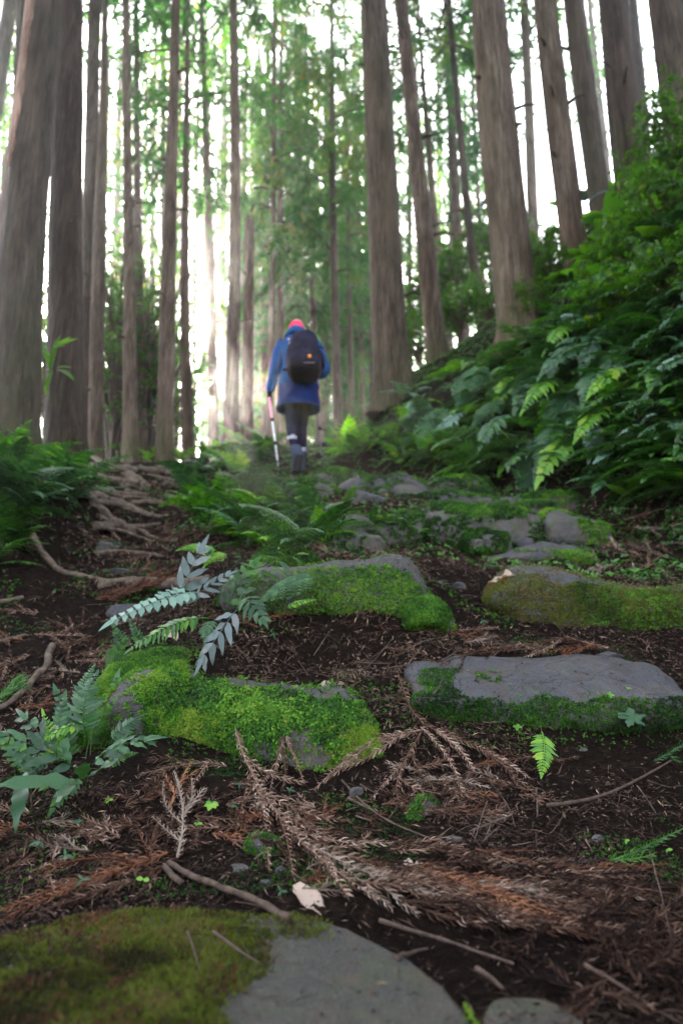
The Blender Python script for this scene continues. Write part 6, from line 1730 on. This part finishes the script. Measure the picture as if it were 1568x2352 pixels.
def loft(rings, mat, name, parent=hk, n=28, e=.8, cap=True, amp=.006, seed=1, orig=HB, sub=3):
    """rings: (left cx, right cx, cy, centre depth, half depth)"""
    Rg = []
    for (l, r_, y, dyc, hd) in rings:
        a, b = C(l, y, dyc), C(r_, y, dyc)
        Rg.append([(a.x + b.x) / 2, (a.y + b.y) / 2, (a.z + b.z) / 2, (b.x - a.x) / 2, hd])
    Rg = catmull(np.array(Rg), (len(Rg) - 1) * sub + 1)
    th = np.linspace(0, 2 * np.pi, n, endpoint=False)
    ct, st_ = np.cos(th), np.sin(th)
    V = np.concatenate([np.c_[g_[0] + g_[3] * np.sign(ct) * np.abs(ct) ** e, g_[1] + g_[4] * np.sign(st_) * np.abs(st_) ** e, np.full(n, g_[2])] for g_ in Rg])
    m = len(Rg)
    i = np.arange(m - 1)[:, None] * n; j = np.arange(n)[None, :]; k = (j + 1) % n
    F = np.stack([i + j, i + n + j, i + n + k, i + k], -1).reshape(-1, 4)
    F = np.concatenate([F[:, [0, 1, 2]], F[:, [0, 2, 3]]])
    q = len(V); V = np.vstack([V, V[:n].mean(0), V[-n:].mean(0)]); j = np.arange(n); k = (j + 1) % n
    if cap: F = np.vstack([F, np.stack([np.full(n, q), j, k], -1), np.stack([np.full(n, q + 1), (m - 1) * n + k, (m - 1) * n + j], -1)])
    if amp: V = displace(V, F, amp, 9, seed, 3)
    return link(name, mesh_from(name, V - np.array(orig), F, mat), parent)
def limb(pts, rad, mat, name, parent=hk, n=14, amp=.004, orig=HB):
    c = catmull([tuple(p) for p in pts], 16); r_ = np.interp(np.linspace(0, 1, 16), np.linspace(0, 1, len(rad)), rad)
    V, F = tube(c, r_, n); V = displace(V, F, amp, 14, 5, 3)
    return link(name, mesh_from(name, V - np.array(orig), F, mat), parent)
# body: one continuous skinned surface
sk = [(C(640, 1060, .02), .135, -1), (C(640, 800, .03), .13, 0), (C(645, 520, .06), .14, 1), (C(635, 350, .10), .062, 2), (C(632, 262, .12), .082, 3), (C(632, 205, .13), .075, 4),
      (C(560, 1150, .0), .095, 0), (C(560, 1540, -.02), .066, 6), (C(590, 1700, -.05), .058, 7), (C(628, 1925, -.10), .036, 8), (C(640, 2070, .0), .034, 9),
      (C(715, 1150, .03), .095, 0), (C(690, 1540, .16), .064, 11), (C(700, 1720, .17), .056, 12), (C(712, 2010, .16), .036, 13), (C(708, 2110, .30), .032, 14),
      (C(455, 430, .06), .06, 2), (C(345, 740, .05), .045, 16), (C(280, 1030, .10), .030, 17), (C(266, 1090, .12), .028, 18),
      (C(840, 430, .06), .06, 2), (C(985, 770, .04), .045, 20), (C(905, 830, .28), .030, 21), (C(880, 815, .34), .028, 22)]
me = bpy.data.meshes.new('body')
me.from_pydata([tuple(rel(s[0])) for s in sk], [(i, s[2]) for i, s in enumerate(sk) if s[2] >= 0], [])
bo = link('body', me, hk)
sm = bo.modifiers.new('skin', 'SKIN')
for i, s in enumerate(sk):
    me.skin_vertices[0].data[i].radius = (s[1], s[1]); me.skin_vertices[0].data[i].use_root = (i == 0)
su = bo.modifiers.new('sub', 'SUBSURF'); su.levels = 2; su.render_levels = 2
me.materials.append(F_leg)
# face, ears and hair under the hat
h0 = rel(C(632, 225, .13))
V, F = ico(3); Vh = V * np.array([.078, .092, .108]); Vh[:, 1] += .012 * np.clip(-np.abs(V[:, 0]) + .25, 0, 1) * (V[:, 1] > .8) * (np.abs(V[:, 2] + .1) < .25)
hd = link('head', mesh_from('head', Vh + h0, F, F_skin), hk)
for s in (-1, 1):
    link('ear', mesh_from('ear', ico(2)[0] * np.array([.012, .018, .03]) + h0 + np.array([s * .08, 0, -.015]), ico(2)[1], F_skin), hd)
    link('eye', mesh_from('eye', ico(2)[0] * .011 + h0 + np.array([s * .03, .085, .012]), ico(2)[1], F_black), hd)
link('nose', mesh_from('nose', ico(2)[0] * np.array([.013, .02, .022]) + h0 + np.array([0, .095, -.015]), ico(2)[1], F_skin), hd)
link('mouth', mesh_from('mouth', ico(2)[0] * np.array([.024, .008, .006]) + h0 + np.array([0, .085, -.05]), ico(2)[1], F_coral), hd)
link('hair', mesh_from('hair', ico(3)[0] * np.array([.084, .09, .085]) + h0 + np.array([0, -.012, -.012]), ico(3)[1], F_hair), hk)
# hat
hat = loft([(520, 735, 275, .10, .092), (522, 738, 230, .11, .098), (530, 728, 185, .12, .095), (556, 700, 150, .13, .075), (600, 660, 130, .14, .035)], F_coral, 'hat', amp=.003, e=.95)
loft([(556, 700, 158, .125, .078), (580, 682, 138, .13, .055), (615, 650, 124, .14, .02)], F_pink, 'hat_top', hat, amp=.002, e=.95)
# jacket
jk = loft([(380, 930, 1010, .0, .165), (385, 915, 960, .0, .17), (415, 890, 850, .0, .16), (430, 880, 700, .02, .155), (425, 885, 560, .04, .16), (405, 880, 460, .05, .155), (445, 835, 390, .07, .13), (500, 780, 335, .09, .10), (510, 760, 290, .10, .085), (530, 740, 262, .11, .08)], F_blue, 'jacket', amp=.010, n=40)
loft([(455, 800, 345, .05, .13), (480, 780, 300, .04, .13), (512, 752, 255, .06, .11), (545, 725, 225, .08, .085)], F_blue, 'hood', jk, amp=.008, e=.9)
for pts, rd, in [([C(455, 420, .06), C(390, 560, .05), C(345, 740, .04), C(305, 900, .07), C(272, 1060, .11)], [.078, .070, .064, .055, .043]),
                 ([C(845, 420, .06), C(935, 590, .04), C(1000, 775, .05), C(950, 830, .16), C(905, 835, .28)], [.078, .070, .060, .050, .042])]:
    limb(pts, rd, F_blue, 'sleeve', jk, amp=.007)
sk_ = loft([(352, 938, 1305, .0, .185), (360, 936, 1230, .0, .183), (370, 930, 1120, .0, .175), (388, 922, 1010, .0, .165), (400, 905, 960, .0, .15)], F_skirt, 'skirt', amp=.009, n=40, cap=False)
# leggings: shins with a pale print, boots
for ys_, (a, b) in {1660: (500, 655), 1700: (505, 660)}.items(): pass
for k in range(6):
    cx = 512 + 26 * k
    b = C(cx, 1690 + abs(k - 2.5) * 6, -.125 + .012 * abs(k - 2.5) ** 1.6); t_ = C(cx - 8 + k * 3, 1630 + abs(k - 2.5) * 14, -.105 + .012 * abs(k - 2.5) ** 1.6)
    V, F = tube(catmull([tuple(rel(b)), tuple(rel(t_))], 5), [.004, .0075, .008, .0065, .003], 6)
    link('leg_print', mesh_from('leg_print', V, F, F_pale), bo)
for k in range(4):
    b = C(690 + 18 * k, 1865, .085); t_ = C(688 + 18 * k, 1815, .095)
    V, F = tube(catmull([tuple(rel(b)), tuple(rel(t_))], 5), .005, 6)
    link('leg_print', mesh_from('leg_print', V, F, F_pale), bo)
b1 = loft([(560, 690, 2140, -.02, .05), (552, 712, 2085, -.02, .055), (560, 728, 2010, -.04, .06), (562, 735, 1940, -.08, .058), (555, 705, 1870, -.08, .062), (540, 680, 1800, -.06, .062)], F_boot, 'boot', amp=.004, n=22)
loft([(566, 676, 2150, -.055, .03), (570, 690, 2070, -.075, .028), (590, 712, 1980, -.105, .026), (620, 728, 1920, -.13, .018)], F_sole, 'sole', b1, amp=.002, n=16)
b2 = loft([(665, 748, 2160, .20, .11), (668, 745, 2120, .20, .105), (680, 745, 2060, .17, .065), (675, 745, 1960, .16, .052), (668, 742, 1900, .16, .052)], F_boot, 'boot', amp=.004, n=22)
loft([(662, 750, 2166, .20, .118), (662, 750, 2150, .20, .118)], F_sole, 'sole', b2, amp=.001, n=16)
# gloved hands: palm, four fingers and a thumb closed round the grips
def hand(c, grip_dir, s=1.0):
    g_ = link('glove', None, hk, loc=rel(c)) if False else None
    V, F = ico(2)
    mb = MB(); mb.add(V * np.array([.028, .018, .045]) + rel(c), F)
    for k in range(4):
        z = .026 - .017 * k; l = [.9, 1, .95, .8][k]
        p = [np.array([-.02 * s, -.005, z]), np.array([-.018 * s, .032 * l, z - .002]), np.array([.004 * s, .044 * l, z - .004]), np.array([.020 * s, .030 * l, z - .005])]
        V, F = tube(catmull(p, 8), np.linspace(.0088, .0065, 8), 6); mb.add(V + rel(c), F)
    p = [np.array([.018 * s, -.006, .015]), np.array([.026 * s, .018, .034]), np.array([.010 * s, .036, .040])]
    V, F = tube(catmull(p, 6), np.linspace(.010, .007, 6), 6); mb.add(V + rel(c), F)
    return link('glove', mb.mesh('glove', F_black), hk)
hand(C(262, 1105, .12), None); hand(C(872, 812, .36), None, -1)

# backpack ------------------------------------------------------------
BO = C(740, 880, -.2)
bp = thing('backpack', BO, 'dark navy hiking backpack with orange emblem worn by the hiker', 'backpack')
bk = loft([(560, 900, 905, -.24, .09), (525, 935, 840, -.27, .13), (500, 960, 740, -.28, .15), (490, 962, 620, -.27, .15), (510, 935, 500, -.25, .14), (545, 905, 400, -.22, .13), (575, 880, 320, -.18, .11), (620, 830, 280, -.15, .07)], F_pack, 'bag', bp, amp=.012, n=36, e=.7, orig=BO)
loft([(555, 905, 880, -.30, .09), (530, 930, 800, -.33, .11), (525, 925, 700, -.34, .10), (560, 890, 655, -.31, .09)], F_black, 'lower_pocket', bk, amp=.006, e=.7, orig=BO)
loft([(640, 860, 600, -.32, .085), (620, 870, 520, -.32, .09), (630, 860, 430, -.28, .09), (660, 840, 380, -.24, .07)], F_pack, 'front_pocket', bk, amp=.008, e=.7, orig=BO)
loft([(930, 1000, 720, -.20, .07), (915, 1000, 620, -.20, .07), (900, 950, 520, -.18, .05)], F_black, 'side_pocket', bk, amp=.005, e=.8, orig=BO)
loft([(478, 530, 720, -.20, .06), (480, 535, 620, -.20, .06), (500, 545, 560, -.18, .05)], F_pack, 'side_pocket', bk, amp=.005, e=.8, orig=BO)
def disc(c, rx, rz, mat, name, orig, parent, n=20, th=.006, tilt=0):
    a = np.linspace(0, 2 * np.pi, n, endpoint=False)
    f = np.stack([rx * np.cos(a), 0 * a - th, rz * np.sin(a)], -1); bk_ = f + [0, 2 * th, 0]
    V = np.vstack([[[0, -th * 1.4, 0]], f, bk_]) + np.array(c) - np.array(orig)
    j = np.arange(n); k = (j + 1) % n
    F = np.vstack([np.stack([0 * j, 1 + j, 1 + k], -1), np.stack([1 + j, 1 + n + j, 1 + n + k], -1), np.stack([1 + j, 1 + n + k, 1 + k], -1)])
    return link(name, mesh_from(name, V, F, mat), parent)
disc(C(800, 588, -.425), .018, .018, F_orange, 'emblem', BO, bk)
disc(C(750, 316, -.318), .030, .007, F_orange, 'orange_tab', BO, bk)
disc(C(795, 675, -.452), .055, .004, F_greyprint, 'printed_line', BO, bk)
def strap(pts, r, mat, name='strap', parent=None, orig=BO):
    V, F = tube(catmull([tuple(p) for p in pts], 14), r, 6)
    return link(name, mesh_from(name, V - np.array(orig), F, mat), parent or bp)
strap([C(890, 420, -.22), C(930, 455, -.24), C(985, 490, -.22)], .007, F_black)
strap([C(545, 380, -.12), C(500, 400, .0), C(478, 480, .12)], .016, F_black); strap([C(850, 370, -.12), C(850, 400, .0), C(850, 480, .12)], .016, F_black)
strap([C(700, 290, -.17), C(740, 262, -.2), C(780, 290, -.17)], .007, F_black, 'haul_loop')
strap([C(430, 775, -.0), C(470, 765, -.14), C(530, 745, -.2)], .015, F_black, 'hip_belt'); strap([C(900, 760, -.0), C(930, 765, -.12), C(930, 745, -.2)], .015, F_black, 'hip_belt')
for k in range(9): strap([C(740 + 30 * (k % 2), 400 + 20 * k, -.345), C(770 - 30 * (k % 2), 410 + 20 * k, -.355), C(745 + 40 * (k % 2), 420 + 20 * k, -.35)], .003, F_black, 'elastic_cord', bk)
disc(C(540, 415, -.16), .014, .018, F_pale, 'pale_buckle', BO, bp); disc(C(520, 360, -.13), .013, .008, F_pale, 'pale_buckle', BO, bp)

# trekking poles --------------------------------------------------------
def pole(top, j1, j2, tip, label, pink):
    o = thing('trekking_pole', tip, label, 'trekking pole')
    def seg(a, b, r, mt, nm, ra=None):
        V, F = tube(np.linspace(np.array(a), np.array(b), 6), r if ra is None else ra, 10)
        return link(nm, mesh_from(nm, V - np.array(tip), F, mt), o)
    seg(top, top + (top - j1).normalized() * .12, .013, F_black, 'grip')
    seg(top, j1, .0105, pink, 'upper_section'); seg(j1, j2, .0085, F_silver if pink is F_pinkpole else pink, 'middle_section'); seg(j2, tip, .007, F_silver if pink is F_pinkpole else pink, 'lower_section')
    d = (tip - j1).normalized()
    seg(j1 - d * .02, j1 + d * .02, .014, F_black, 'clamp'); seg(j2 - d * .02, j2 + d * .02, .013, F_black, 'clamp')
    V, F = tube(np.array([np.array(j2 + Vector((.0, 0, 0))), np.array(j2 + Vector((.03, -.01, -.012))), np.array(j2 + Vector((.05, -.02, -.03)))]), [.006, .006, .004], 6)
    link('clamp_lever', mesh_from('clamp_lever', V - np.array(tip), F, F_black), o)
    disc(tip + (j2 - tip).normalized() * .05, .022, .008, F_black, 'basket', tip, o)
    s = top; V, F = tube(catmull([tuple(s), tuple(s + Vector((.02, -.02, -.05))), tuple(s + Vector((.035, -.02, -.03))), tuple(s + Vector((.01, 0, .02)))], 10), .004, 5)
    link('wrist_strap', mesh_from('wrist_strap', V - np.array(tip), F, F_black), o)
    return o
pole(C(258, 1140, .12), C(298, 1445, .09), C(340, 1760, .06), C(378, 2060, .02), 'pink and silver trekking pole planted in the hiker\'s left hand', F_pinkpole)
pole(C(872, 850, .36), C(905, 1240, .40), C(935, 1560, .42), C(962, 2000, .45), 'second trekking pole half hidden in front of the hiker at right', flat_mat('grey_pole', (.10, .10, .11), .5))
# ------------------------------------------------------------------ air
hz = MB()
hz.add([[-70, -45, -12], [70, -45, -12], [70, 75, -12], [-70, 75, -12], [-70, -45, 42], [70, -45, 42], [70, 75, 42], [-70, 75, 42]],
       [[0, 3, 2, 1], [4, 5, 6, 7], [0, 1, 5, 4], [1, 2, 6, 5], [2, 3, 7, 6], [3, 0, 4, 7]])
mh, t, out = nmat('haze_air')
pv = N(t, 'ShaderNodeVolumePrincipled')
pv.inputs['Color'].default_value = (0.93, 0.95, 1.0, 1)
pv.inputs['Density'].default_value = 0.0020
pv.inputs['Anisotropy'].default_value = 0.9
t.links.new(pv.outputs[0], out.inputs['Volume'])
haze = link('haze', hz.mesh('haze', mh, smooth=False))
tag(haze, 'thin bright morning haze filling the grove', kind='stuff')
